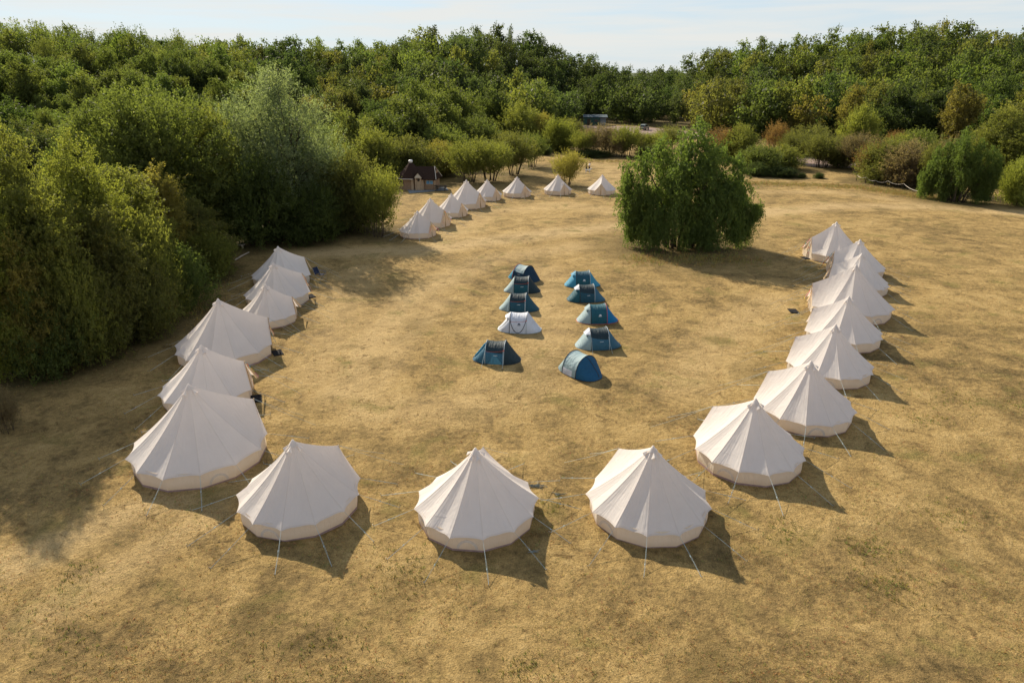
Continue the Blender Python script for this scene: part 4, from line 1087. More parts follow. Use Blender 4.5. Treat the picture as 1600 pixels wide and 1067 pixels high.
def grow_clump():
    """one plant: many stems from one stool, each carrying its own hanging crown"""
    Vs, Ts, wd = [], [], MB()
    spec = [  # dx, dy, height, width, crown base
        (0.6, 0.0, 13.0, 5.2, 3.4), (-2.3, .8, 11.4, 4.6, 2.6), (3.0, .6, 11.0, 4.6, 2.8), (-4.5, -.4, 10.2, 3.8, 2.4), (5.0, -.2, 9.6, 3.8, 2.6),
        (-6.0, .6, 9.0, 2.8, 3.4), (1.6, -2.0, 10.2, 4.0, 2.4), (-1.5, -2.0, 9.2, 4.0, 2.0), (3.8, -1.6, 7.4, 3.4, 1.5), (-3.7, -1.8, 6.6, 3.2, .9),
        (6.1, .4, 6.8, 2.8, 1.5), (-.2, 2.4, 11.8, 4.6, 3.0), (0.2, -2.0, 5.2, 3.4, .8), (7.2, -.6, 5.0, 1.8, 2.8), (5.3, -1.0, 4.0, 2.6, .6), (-4.6, .8, 4.6, 3.0, .7), (-5.6, -.4, 6.4, 2.4, 2.2), (2.4, .8, 4.2, 3.0, .6),
        (-3.2, -2.2, 4.6, 3.0, .5), (2.2, -2.4, 4.0, 2.8, .4), (6.4, -.2, 3.4, 2.0, .6), (-5.4, -.4, 4.2, 2.2, .6)]
    for i, (dx, dy, h, w, b) in enumerate(spec):
        V, t, _ = grow(300 + i, H=h, W=w, base=b, prof='tall' if i % 2 else 'ovate', nc=int(5 + 3.4 * w), ns=22, nl=19, L=.23, Wd=.135, SL=1.15 + .05 * w, up=.25, out=.5, rnd=.36, droop=.85, inner=int(110 * w), limbs=1, lump=.26, depth=.3)
        V = V + np.array([dx, dy, 0])
        Vs.append(V); Ts.append(np.clip(t + .05 * math.sin(i * 2.3), 0, 1))
        rg_ = random.Random(i)
        for q in range(2 if w > 4 else 1):
            b0 = Vector((dx * .26 + rg_.uniform(-.5, .5), dy * .4 + rg_.uniform(-.4, .4), -.1))
            tp = Vector((dx * .95 + rg_.uniform(-.5, .5), dy + rg_.uniform(-.4, .4), h * rg_.uniform(.72, .9)))
            pts = [lerp(b0, tp, k / 8) + Vector((-dx, -dy, 0)) * .14 * math.sin(math.pi * k / 8) + Vector((rg_.uniform(-.06, .06), rg_.uniform(-.06, .06), 0)) for k in range(9)]
            wd.tube(pts, [(.15 if h > 9 else .09) * (1 - .1 * k) for k in range(9)], 7)
            for z_ in range(5):
                p0 = pts[2 + z_]; a = rg_.uniform(0, 6.28); L_ = w * rg_.uniform(.25, .45)
                wd.tube([p0, p0 + Vector((math.cos(a) * L_ * .6, math.sin(a) * L_ * .6, L_ * .5)), p0 + Vector((math.cos(a) * L_, math.sin(a) * L_, L_ * .45))], [.045, .03, .012], 5)
    return np.vstack(Vs), np.concatenate(Ts), wd
proto = {}
used = {}
def plant(kind, var, x, y, h, w, col, lab, cat, name, rz, group=None):
    key = (kind, var)
    if key not in proto:
        V, t, wood = grow_clump() if kind == 'weeping' else grow(100 + 13 * len(proto), **KINDS[kind])
        proto[key] = (crown_mesh('crown', V, t, LEAF), wood.mesh('trunk', BARK, True))
    cme, tme = proto[key]
    root = empty(name, (x, y, gz(x, y)), rz)
    k = KINDS[kind]
    root.scale = (w / k['W'], w / k['W'], h / k['H'])
    c = link('crown', cme, root); c.color = (*col, 1)
    tr = link('trunk' if cat == 'tree' else 'stems', tme, root)
    tag(root, lab, cat, group)
    return root
prng = random.Random(4)
for i, ((kind, bx, by, top, wpx, col, lab, cat), (x, y, h, w)) in enumerate(zip(PLANTS, PLANT_POS)):
    nm = {'alder': 'broadleaf_tree', 'birchlet': 'birch_tree', 'bush': 'bush', 'shrub': 'shrub', 'twiggy': 'bare_shrub', 'willow': 'willow_tree', 'silver': 'silver_willow_tree', 'weeping': 'weeping_birch', 'birchbush': 'weeping_tree'}[kind]
    j = prng.uniform(.9, 1.1)
    rz = prng.uniform(0, 6.28)
    plant(kind, i % VARIANTS.get(kind, 1), x, y, h, w, tuple(v * j for v in col), lab, cat, nm, (0.0 if bx < 1200 else 2.4) if kind == 'weeping' else rz)

# ------------------------------------------------------------------ the woods on the slopes
FARK = {
 'round':   dict(H=10, W=8.5, base=0.6, prof='round', nc=42, ns=24, nl=13, L=.30, Wd=.21, SL=1.35, up=.35, out=.45, rnd=.62, droop=.12, inner=1500, stem_r=.16, limbs=8, lump=.26, depth=.66),
 'tall':    dict(H=11, W=6.5, base=0.6, prof='tall', nc=40, ns=22, nl=13, L=.28, Wd=.19, SL=1.2, up=.4, out=.45, rnd=.6, droop=.12, inner=1200, stem_r=.14, limbs=8, lump=.26, depth=.62),
 'ovate':   dict(H=11, W=6, base=0.5, prof='ovate', nc=46, ns=18, nl=13, L=.26, Wd=.17, SL=1.25, up=.5, out=.5, rnd=.5, droop=.35, inner=1000, stem_r=.12, limbs=8, lump=.26, depth=.55),
 'broad':   dict(H=10, W=10, base=0.4, prof='dome', nc=54, ns=24, nl=13, L=.31, Wd=.22, SL=1.45, up=.35, out=.45, rnd=.65, droop=.1, inner=1800, stem_r=.18, limbs=8, lump=.3, depth=.66),
 'airy':    dict(H=12, W=7, base=2.5, prof='fan', nc=46, ns=12, nl=12, L=.24, Wd=.14, SL=1.6, up=.8, out=.6, rnd=.5, droop=.15, inner=100, stems=3, stem_r=.12, spread=.16, limbs=22, lump=.34),
 'conifer': dict(H=15, W=6.5, base=1.5, prof='cone', nc=80, ns=13, nl=12, L=.28, Wd=.11, SL=1.1, up=.1, out=.9, rnd=.35, droop=.15, inner=900, stem_r=.16, limbs=8, lump=.1),
}
far_mesh = {}
for kd, prm in FARK.items():
    for v in range(3 if kd in ('round', 'tall', 'broad') else 2):
        V, t, wood = grow(500 + 17 * len(far_mesh), **prm)
        far_mesh[(kd, v)] = crown_mesh('woodland_tree', V, t, LEAF, wood)
COLN = {'deep green': DARK, 'mid-green': MID, 'grass-green': GREEN, 'olive': (0.135, 0.145, 0.042), 'yellowing': (0.185, 0.165, 0.050), 'brownish': DUSK}
SHAPE = {'round': 'round-crowned', 'tall': 'tall-crowned', 'ovate': 'slender', 'broad': 'broad-crowned', 'airy': 'thin airy', 'conifer': 'pointed conifer'}

frng = random.Random(21)
cands = []
Y = 70.0
while Y < 392:
    step = 5.6 + 0.006 * Y
    x = -0.86 * Y - 30
    row_k = 0
    while x < 0.86 * Y + 30:
        xx, yy = x + frng.uniform(-.38, .38) * step, Y + frng.uniform(-.38, .38) * step
        k = float(pxcol(xx, yy))
        x += step * (1.0 if k < 640 else 1.3)
        if k > 640 and frng.random() < .22: continue
        if k < -130 or k > 1730: continue
        if yy < np.interp(k, FILL_K, FILL_Y) + frng.uniform(0, 4): continue
        if yy > np.interp(k, KX, CREST_Y) + (40 if 950 < k < 1060 else 14): continue
        if any((xx - p[0]) ** 2 + (yy - p[1]) ** 2 < (0.33 * p[3] + 1.2) ** 2 for p in PLANT_POS): continue
        cands.append((xx, yy, k))
    Y += step * 0.94
cands.sort(key=lambda c: c[1])
def choose(xx, yy, k):
    """what kind of tree the photograph shows at that place"""
    cy = np.interp(k, KX, CREST_Y); fy = np.interp(k, FILL_K, FILL_Y)
    t = (yy - fy) / max(cy - fy, 1)
    q, q2 = frng.random(), frng.random()
    clump = math.sin(xx * 0.055 + 1) + math.sin(yy * 0.06 + xx * 0.02) + frng.gauss(0, .7)
    if 755 < k < 830 and t > 0.90 and q < 0.6: kd = 'conifer'
    elif k < 330 and t > 0.72: kd = 'airy' if q < .65 else 'tall'
    elif k > 1010: kd = 'ovate' if q < .3 else 'broad' if q < .52 else 'round' if q < .8 else 'tall'
    else: kd = 'ovate' if q < .25 else 'tall' if q < .5 else 'round' if q < .8 else 'broad'
    if kd == 'conifer': cn = 'deep green'
    elif 870 < k < 1075: return (kd, 'deep green', 'wooded hill in the middle distance' if k < 1008 else 'wooded hill on the right')  # shaded side of the hill painted in as darker leaf colour
    elif k < 700: cn = 'mid-green' if clump > .5 else 'grass-green' if clump > -.4 else 'deep green' if q2 < .75 else 'brownish'
    elif k < 1010: cn = 'deep green' if t > .25 else 'grass-green' if clump > 0 else 'mid-green'
    else: cn = 'grass-green' if clump > -.2 else 'brownish' if clump > -.9 else 'deep green'
    if t < 0.35 and q2 > (.82 if k < 1010 else .86): cn = 'olive' if q2 < .96 else 'yellowing'
    elif q2 > .95 and kd != 'conifer' and t < .8: cn = 'olive'
    zone = ('wood behind the left-hand tents' if k < 400 else 'wood behind the hut' if k < 690 else 'wooded hill in the middle distance' if k < 1008 else 'wooded hill on the right')
    return kd, cn, zone
MAX_TREES = 262
stuffV, stuffT, stuffC = [], [], []
srng = np.random.default_rng(9)
lo_proto = []
for q, (kd, prm) in enumerate(FARK.items()):
    for v in range(2):
        p2 = dict(prm); p2.update(nc=prm['nc'], ns=8, nl=6, L=prm['L'] * 1.7, Wd=prm['Wd'] * 1.75, inner=160, limbs=1)
        V, t, _ = grow(900 + 31 * q + v, **p2)
        lo_proto.append((kd, V, t))
for i, (xx, yy, k) in enumerate(cands):
    kd, cn, zone = choose(xx, yy, k)
    s = frng.uniform(.72, 1.18) * (0.88 if yy < 150 else 1.0) * (1.0 if k < 640 else 1.32)
    if kd == 'conifer': s *= .8
    if 940 < k < 1060: s *= .93
    sx = s * frng.uniform(.9, 1.2)
    jt = frng.uniform(.78, 1.2)
    col = tuple(c * jt * frng.uniform(.94, 1.06) for c in COLN[cn])
    z = gz(xx, yy) - 0.1
    if i < MAX_TREES:
        o = link('conifer_tree' if kd == 'conifer' else 'woodland_tree', far_mesh[(kd, i % (3 if kd in ('round', 'tall', 'broad') else 2))])
        o.location = (xx, yy, z); o.rotation_euler = (0, 0, frng.uniform(0, 6.28)); o.scale = (sx, sx, s); o.color = (*col, 1)
        lab = f"{cn} {SHAPE[kd]} tree in the {zone}"
        tag(o, lab, 'tree', lab.replace(' tree in', ' trees in'))
    else:
        opts = [p for p in lo_proto if p[0] == kd]
        _, V, t = opts[i % len(opts)]
        a = frng.uniform(0, 6.28); c_, s_ = math.cos(a), math.sin(a)
        Vr = np.stack([(V[:, 0] * c_ - V[:, 1] * s_) * sx + xx, (V[:, 0] * s_ + V[:, 1] * c_) * sx + yy, V[:, 2] * s + z], 1)
        stuffV.append(Vr); stuffT.append(t); stuffC.append(np.tile(np.array([*col, 1]), (len(t), 1)))
print('trees', len(cands), 'stuff', len(stuffV))
if stuffV:
    V = np.vstack(stuffV); me = mesh_np('far_woodland', V, np.arange(len(V)).reshape(-1, 4), LEAF_FAR)
    a = me.attributes.new('tint', 'FLOAT', 'FACE'); a.data.foreach_set('value', np.concatenate(stuffT).astype(np.float32))
    a = me.attributes.new('treecol', 'FLOAT_COLOR', 'FACE'); a.data.foreach_set('color', np.vstack(stuffC).astype(np.float32).ravel())
    tag(link('far_woodland', me), 'far mass of green woodland covering the upper slopes and skyline', 'woodland', kind='stuff')

# ------------------------------------------------------------------ hut with its terrace and picnic table
LOGWALL = simple('timber_wall', (0.30, 0.20, 0.125), 0.8, 0.2, 7, 0.35, 0.3)
LOGLIGHT = simple('pale_timber', (0.47, 0.35, 0.23), 0.8, 0.2, 8, 0.25)
SHINGLE = simple('dark_shingles', (0.042, 0.026, 0.020), 0.95, 0.05, 12, 0.4, 0.6)
TRIM = simple('pale_trim', (0.55, 0.50, 0.42), 0.7, 0.2, 8, 0.15)
GLASS = simple('dark_glass', (0.03, 0.035, 0.04), 0.1, 0.6, 3, 0.1)
BLUEGLASS = simple('blue_window', (0.10, 0.27, 0.45), 0.25, 0.5, 3, 0.25)
WHITEMETAL = simple('white_metal', (0.75, 0.74, 0.72), 0.5, 0.4, 5, 0.1)
DARKWOOD = simple('dark_wood', (0.07, 0.055, 0.038), 0.85, 0.2, 10, 0.4)
SLAB = simple('slate_slabs', (0.20, 0.225, 0.235), 0.85, 0.2, 2.5, 0.35, 0.3)
sheet('terrace', [(640, 302.5), (668, 300.5), (701, 298), (697, 292), (660, 294), (636, 296.5)], SLAB, 0.05)

def build_hut():
    hx, hy, _ = at(641, 297.5)
    hy += 1.9
    root = empty('grill_hut', (hx, hy, gz(hx, hy)), R(-8))
    tag(root, 'timber hut with steep dark shingle roof and white chimney cap behind the far tents', 'hut')
    rad = 1.85
    A = [R(22.5 + 45 * k) for k in range(8)]
    w = MB()
    w.prism([(rad * math.cos(a), rad * math.sin(a)) for a in A], -0.1, 1.75)
    w.build('wall', LOGWALL, root)
    x0, x1, yh = 1.2, 4.1, 1.5
    w = MB(); w.box(((x0 + x1) / 2, 0, 0.85), (x1 - x0, 2 * yh, 1.9)); w.build('wall', LOGWALL, root)
    g = MB(); g.prism([(-yh, 1.8), (yh, 1.8), (0, 3.2)], x1 - 0.02, x1 + 0.004, 'x'); g.build('gable', LOGWALL, root)
    rf = MB()
    re = 2.35
    base = [Vector((re * math.cos(a), re * math.sin(a), 1.72)) for a in A]
    tip = [Vector((0.22 * math.cos(a), 0.22 * math.sin(a), 3.98)) for a in A]
    lo = [p - Vector((0, 0, 0.07)) for p in base]
    rf.add(base + tip + lo, [(k, (k + 1) % 8, 8 + (k + 1) % 8, 8 + k) for k in range(8)] + [(16 + k, 16 + (k + 1) % 8, (k + 1) % 8, k) for k in range(8)] + [tuple(range(23, 15, -1)), tuple(range(8, 16))])
    tower = rf.build('roof', SHINGLE, root)
    rf = MB()
    ye, zr, ze = 1.95, 3.42, 1.70
    xr = x1 - 0.35
    rf.add([(0.2, -ye, ze), (x1 + .3, -ye, ze), (xr, 0, zr), (0.2, 0, zr), (0.2, ye, ze), (x1 + .3, ye, ze),
            (0.2, -ye, ze - .08), (x1 + .3, -ye, ze - .08), (0.2, ye, ze - .08), (x1 + .3, ye, ze - .08)],
           [(0, 1, 2, 3), (3, 2, 5, 4), (6, 7, 1, 0), (4, 5, 9, 8), (1, 5, 2), (7, 9, 5, 1), (8, 9, 7, 6)])
    rf.build('roof', SHINGLE, root)
    t = MB()
    t.tube([(x1 + .32, -ye, ze + .02), (xr + .02, 0, zr + .04), (x1 + .32, ye, ze + .02)], 0.05, 5)
    t.build('verge_trim', TRIM, root)
    t = MB(); t.tube([lerp(base[3], tip[3], 0.0) + Vector((0, 0, .03)), tip[3] + Vector((0, 0, .03))], 0.05, 5)
    t.tube([base[5] - Vector((0, .03, 0)), base[6] - Vector((0, .03, 0))], 0.06, 5); t.tube([base[4] - Vector((.02, .02, 0)), base[5] - Vector((.02, .02, 0))], 0.06, 5)
    t.build('eave_trim', TRIM, root)
    c = MB(); c.lathe([(0.24, 3.9), (0.24, 4.02), (0.33, 4.06), (0.33, 4.26), (0.22, 4.34), (0, 4.38)], (0, 0, 0), 14); c.build('chimney_cap', WHITEMETAL, tower, True)
    # little gabled porch with the door
    px_ = 1.62
    p = MB(); p.box((px_ - .42, -1.80, .92), (.12, .5, 2.0)); p.box((px_ + .42, -1.80, .92), (.12, .5, 2.0)); p.build('porch_side', LOGLIGHT, root)
    d = MB(); d.box((px_, -1.86, .93), (.72, .06, 1.85)); dr = d.build('door', LOGLIGHT, root)
    q = MB(); q.prism([(px_ - .16, 1.35), (px_ + .16, 1.35), (px_ + .16, 1.72), (px_, 1.86), (px_ - .16, 1.72)], -1.91, -1.895, 'y'); q.build('window', GLASS, dr)
    h = MB(); h.box((px_ + .28, -1.93, .95), (.04, .06, .14)); h.build('handle', STEEL, dr)
    r_ = MB(); r_.prism([(px_ - .72, 1.88), (px_, 2.66), (px_ + .72, 1.88), (px_ + .72, 1.96), (px_, 2.76), (px_ - .72, 1.96)], -2.15, -1.05, 'y'); r_.build('porch_roof', SHINGLE, root)
    g = MB(); g.prism([(px_ - .62, 1.93), (px_ + .62, 1.93), (px_, 2.64)], -2.06, -2.0, 'y'); g.build('porch_gable', TRIM, root)
    wn_ = MB(); wn_.box((3.3, -yh - .03, 1.22), (1.05, .05, .52)); ww = wn_.build('window', BLUEGLASS, root)
    fr = MB()
    for dx, dz, sx, sz in ((0, .29, 1.2, .07), (0, -.29, 1.2, .07), (.56, 0, .07, .52), (-.56, 0, .07, .52), (0, 0, .05, .52)): fr.box((3.3 + dx, -yh - .05, 1.22 + dz), (sx, .07, sz))
    fr.build('frame', LOGLIGHT, ww)
    wn_ = MB(); a0, a1 = Vector((rad * math.cos(A[4]), rad * math.sin(A[4]), 0)), Vector((rad * math.cos(A[5]), rad * math.sin(A[5]), 0))
    m_ = (a0 + a1) / 2; ang = math.atan2((a1 - a0).y, (a1 - a0).x)
    wn_.box((m_.x * 1.02, m_.y * 1.02, 1.2), (.9, .06, .5), ang); wn_.build('window', GLASS, root)
    for xx in (2.3,): 
        b = MB(); b.box((xx, -yh - .03, 1.3), (.3, .05, .45)); b.build('window', GLASS, root)
    for xx in (.62, 2.2):
        b = MB(); b.box((xx, -1.72, .85), (.36, .08, 1.8)); b.build('corner_board', LOGLIGHT, root)
    b = MB(); b.box((x1, -yh, .85), (.14, .14, 1.9)); b.build('corner_board', LOGLIGHT, root)
build_hut()

def build_picnic():
    x, y, _ = at(689, 298.5)
    root = empty('picnic_table', (x, y, gz(x, y) + .05), R(-6))
    tag(root, 'dark wooden picnic table with attached benches standing on the slab terrace by the hut', 'picnic table')
    m = MB()
    for k in range(5): m.box((0, -.32 + .16 * k, .75), (1.9, .145, .045))
    m.build('tabletop', DARKWOOD, root)
    for sg in (-1, 1):
        m = MB()
        for k in range(2): m.box((0, sg * (.66 + .15 * k), .45), (1.9, .135, .045))
        m.build('bench', DARKWOOD, root)
    for sx in (-.65, .65):
        m = MB()
        for sg in (-1, 1): m.tube([(sx, sg * .72, 0), (sx, sg * .28, .73)], .05, 5)
        m.box((sx + .06, 0, .40), (.05, 1.55, .10)); m.box((sx + .06, 0, .69), (.05, .74, .09))
        m.build('leg_frame', DARKWOOD, root)
build_picnic()

# ------------------------------------------------------------------ far end: shed, car, cone
def build_shed():
    x, y, _ = at(931, 196)
    root = empty('shed', (x, y + 2.4, gz(x, y + 2)), R(-4))
    tag(root, 'dark green shed with flat bluish metal roof at the foot of the far wooded hill', 'shed')
    G_ = simple('green_boards', (0.035, 0.085, 0.070), 0.7, 0.2, 3, 0.3); RF = simple('blue_grey_sheet', (0.075, 0.105, 0.125), 0.8, 0.2, 2, 0.3)
    m = MB(); m.box((-1.2, 0, 1.25), (5.6, 4.4, 2.7)); m.build('wall', G_, root)
    m = MB(); m.add([(-4.2, -2.5, 2.68), (4.1, -2.5, 2.68), (4.1, 2.5, 3.25), (-4.2, 2.5, 3.25), (-4.2, -2.5, 2.60), (4.1, -2.5, 2.60), (4.1, 2.5, 3.17), (-4.2, 2.5, 3.17)], [(0, 1, 2, 3), (7, 6, 5, 4), (0, 4, 5, 1), (1, 5, 6, 2), (2, 6, 7, 3), (3, 7, 4, 0)]); m.build('roof', RF, root)
    m = MB(); m.box((2.6, .6, 1.2), (1.9, 3.0, 2.5)); m.build('side_room', simple('grey_panel', (0.30, 0.34, 0.38), .6), root)
    m = MB(); m.box((-2.3, -2.23, 1.1), (1.1, .06, 2.1)); m.build('door', DARKWOOD, root)
    m = MB(); m.box((.2, -2.23, 1.5), (1.3, .06, .8)); m.build('window', GLASS, root)
    for sx in (1.5, 3.9):
        m = MB(); m.box((sx, -2.2, 1.3), (.12, .12, 2.7)); m.build('post', DARKWOOD, root)
build_shed()

def build_car():
    x, y, _ = at(1008, 204)
    root = empty('parked_car', (x, y + 1.4, gz(x, y + 1.4) + .05), R(62))
    tag(root, 'silver-green estate car parked on the gravel under the far trees', 'car')
    PAINT = simple('car_paint', (0.30, 0.33, 0.29), 0.3, 0.6, 1.5, 0.1, metal=0.4); TYRE = simple('tyre', (0.02, 0.02, 0.02), 0.9)
    RED = simple('tail_lamp', (0.45, 0.02, 0.02), 0.3, 0.5); 
    bm = bmesh.new()
    prof = [(-2.2, .32), (-2.25, .75), (-2.15, .98), (-1.9, 1.62), (-1.55, 1.74), (.3, 1.74), (.75, 1.62), (1.3, 1.08), (2.1, .92), (2.25, .70), (2.2, .32)]
    vs = []
    for (px_, pz) in prof:
        wd = .88 - (.14 if pz > 1.5 else 0) - (.05 if abs(px_) > 2.1 else 0)
        vs.append([bm.verts.new((px_, -wd, pz)), bm.verts.new((px_, wd, pz))])
    for i in range(len(vs)):
        a, b = vs[i], vs[(i + 1) % len(vs)]
        bm.faces.new((a[0], a[1], b[1], b[0]))
    bm.faces.new([v[0] for v in vs]); bm.faces.new([v[1] for v in vs][::-1])
    bmesh.ops.recalc_face_normals(bm, faces=bm.faces[:])
    bmesh.ops.bevel(bm, geom=bm.edges[:], offset=.05, segments=2, affect='EDGES')
    me = bpy.data.meshes.new('body'); bm.to_mesh(me); bm.free(); me.materials.append(PAINT)
    link('body', me, root)
    for sg in (-1, 1):
        m = MB(); m.add([(-1.85, sg * .90, 1.10), (1.05, sg * .90, 1.10), (.55, sg * .80, 1.58), (-1.62, sg * .80, 1.60)], [(0, 1, 2, 3)]); m.build('side_window', GLASS, root)
        m = MB(); m.box((-2.235, sg * .70, .92), (.06, .22, .26)); m.build('tail_light', RED, root)
        m = MB(); m.box((2.2, sg * .66, .78), (.10, .32, .16)); m.build('headlight', WHITEMETAL, root)
        m = MB(); m.box((.78, sg * .98, 1.16), (.14, .2, .13)); m.build('mirror', PAINT, root)
        for px_ in (-1.35, 1.4):
            w_ = MB(); w_.lathe([(.2, -.1), (.33, -.11), (.35, -.06), (.35, .06), (.33, .11), (.2, .1)], (0, 0, 0), 18)
            w_.v = [(v[0] + px_, sg * .84 + v[2], .35 + v[1]) for v in w_.v]
            t_ = w_.build('tyre', TYRE, root, True)
            h_ = MB(); h_.lathe([(0, .1), (.2, .09), (.21, 0)], (0, 0, 0), 14); h_.v = [(v[0] + px_, sg * (.84 + v[2]), .35 + v[1]) for v in h_.v]; h_.build('rim', STEEL, t_, True)
    m = MB(); m.add([(-2.14, -.70, 1.08), (-2.14, .70, 1.08), (-1.93, .62, 1.56), (-1.93, -.62, 1.56)], [(0, 1, 2, 3)]); m.v = [(v[0] - .07, v[1], v[2]) for v in m.v]; m.build('rear_window', GLASS, root)
    m = MB(); m.add([(1.33, -.70, 1.13), (1.33, .70, 1.13), (.80, .62, 1.62), (.80, -.62, 1.62)], [(0, 1, 2, 3)]); m.v = [(v[0] + .06, v[1], v[2] + .02) for v in m.v]; m.build('windscreen', GLASS, root)
    m = MB(); m.box((-2.22, 0, .48), (.12, 1.6, .2)); m.build('bumper', TYRE, root)
build_car()

def build_cone():
    x, y, _ = at(969, 205)
    root = empty('traffic_cone', (x, y, gz(x, y) + .06))
    tag(root, 'orange traffic cone on the gravel left of the parked car', 'traffic cone')
    m = MB(); m.box((0, 0, .03), (.45, .45, .06)); m.build('base', simple('orange_base', (.55, .12, .02), .6), root)
    m = MB(); m.lathe([(.19, .06), (.13, .42), (.10, .62), (.04, .98), (0, 1.0)], (0, 0, 0), 14); m.build('body', simple('cone_orange', (.75, .16, .02), .6), root, True)
    m = MB(); m.lathe([(.136, .42), (.106, .62)], (0, 0, 0), 14); m.v = [(v[0] * 1.03, v[1] * 1.03, v[2]) for v in m.v]; m.build('band', WHITEMETAL, root, True)
build_cone()

# ------------------------------------------------------------------ camping chair, plank, rope fence, coil of rope
def build_chair():
    x, y, _ = at(501, 437)
    root = empty('camping_chair', (x, y, gz(x, y)), R(-25))
    root.scale = (1.15, 1.15, 1.15)
    tag(root, 'navy folding camping chair alone on the grass by the farthest left tent', 'chair')
    NV = simple('navy_cloth', (0.018, 0.028, 0.065), .8, .2, 8, .3)
    def cloth(pts, th, name):
        m = MB(); n = len(pts)
        m.add([tuple(p) for p in pts] + [(p[0], p[1], p[2] + th) for p in pts], [tuple(range(n))[::-1], tuple(range(n, 2 * n))] + [(i, (i + 1) % n, n + (i + 1) % n, n + i) for i in range(n)]); m.build(name, NV, root)
    s_ = MB(); vs, fs = [], []
    for i in range(5):
        for j in range(5):
            u, v = i / 4, j / 4
            vs.append((-.26 + .52 * u, -.27 + .54 * v, .42 + .05 * u - .07 * math.sin(math.pi * v)))
    for i in range(4):
        for j in range(4): q = i * 5 + j; fs.append((q, q + 5, q + 6, q + 1))
    s_.add(vs, fs); s_.build('seat', NV, root, True)
    s_ = MB(); vs = []
    for i in range(5):
        for j in range(5):
            u, v = i / 4, j / 4
            vs.append((-.26 - .20 * u - .05 * math.sin(math.pi * v), -.27 + .54 * v, .42 + .50 * u))
    s_.add(vs, fs); s_.build('backrest', NV, root, True)
    for sg in (-1, 1):
        cloth([(-.34, sg * .30 - .04, .64), (.28, sg * .33 - .04, .62), (.28, sg * .33 + .04, .62), (-.34, sg * .30 + .04, .64)], .02, 'armrest')
        MB().tube([(-.28, sg * .32, 0), (.26, sg * .27, .47)], .012, 5).build('leg', STEEL, root)
        MB().tube([(.28, sg * .33, 0), (.28, sg * .33, .63)], .012, 5).build('leg', STEEL, root)
        MB().tube([(.26, sg * .32, 0), (-.27, sg * .28, .45), (-.46, sg * .27, .93)], .012, 5).build('leg', STEEL, root)
    m = MB(); m.tube([(.27, -.32, .02), (.27, .28, .45)], .012, 5); m.tube([(.27, .32, .02), (.27, -.28, .45)], .012, 5); m.build('cross_brace', STEEL, root)
build_chair()

TIMBER = simple('weathered_timber', (0.40, 0.34, 0.27), 0.9, 0.1, 12, 0.35)
a, b = at(367, 408), at(389, 396)
p = MB().tube([(a[0], a[1], .10), ((a[0] + b[0]) / 2, (a[1] + b[1]) / 2, .14), (b[0], b[1], .12)], [.07, .08, .06], 8).build('fallen_pole', TIMBER)
tag(p, 'pale weathered pole lying on the grass behind the farthest left tent', 'pole')
a = at(375, 384)
p = MB().tube([(a[0], a[1], -.1), (a[0], a[1], 1.2)], [.07, .06], 7).build('wooden_post', TIMBER)
tag(p, 'short pale wooden post at the foot of the rounded green bush', 'post')
def build_bench():
    x, y, _ = at(366, 388)
    root = empty('bench', (x, y, gz(x, y)), R(8))
    tag(root, 'low pale plank bench under the trees beside the short wooden post', 'bench')
    MB().box((0, 0, .40), (2.2, .38, .07)).build('seat', TIMBER, root)
    for sx in (-.85, .85): MB().box((sx, 0, .18), (.14, .34, .37)).build('leg', TIMBER, root)
build_bench()

def build_rope_fence():
    P = [(1338, 283), (1352, 287), (1366, 290), (1386, 292), (1410, 297), (1436, 306), (1456, 308)]
    G_ = [at(*q) for q in P]
    root = empty('rope_fence', (G_[0][0], G_[0][1], 0))
    tag(root, 'sagging white rope strung on short dark posts in front of the right-hand bushes', 'fence')
    o = Vector((G_[0][0], G_[0][1], 0))
    tops = []
    for i, g in enumerate(G_):
        z = gz(g[0], g[1]); hh = .95 + .12 * math.sin(i * 2.1)
        MB().tube([Vector((g[0], g[1], z - .2)) - o, Vector((g[0], g[1], z + hh)) - o], .055, 6).build('post', DARKWOOD, root)
        tops.append(Vector((g[0], g[1] - .06, z + hh - .04)) - o)
    pts = []
    for p0, p1 in zip(tops[:-1], tops[1:]):
        for k in range(8):
            t = k / 8; pts.append(lerp(p0, p1, t) - Vector((0, 0, .28 * 4 * t * (1 - t))))
    pts.append(tops[-1])
    MB().tube(pts, .030, 6).build('rope', TRIM, root)
build_rope_fence()

rg = random.Random(8)
for (px_, py_, n_, sz, lab) in ((838, 759, 34, .34, 'tangle of grey rope on the grass right of the middle front tent'), (872, 771, 14, .2, 'small tangle of rope near the larger rope tangle in front'), (835, 861, 8, .12, 'tiny twist of rope on the grass by the middle front tent')):
    c = at(px_, py_)
    z = gz(c[0], c[1])
    pts = [(c[0] + sz * rg.gauss(0, .8), c[1] + sz * rg.gauss(0, .4), z + .02 + .05 * rg.random()) for _ in range(n_)]
    o = MB().tube(pts, .011, 4).build('rope_tangle', ROPEDARK)
    tag(o, lab, 'rope', 'tangles of rope on the grass')

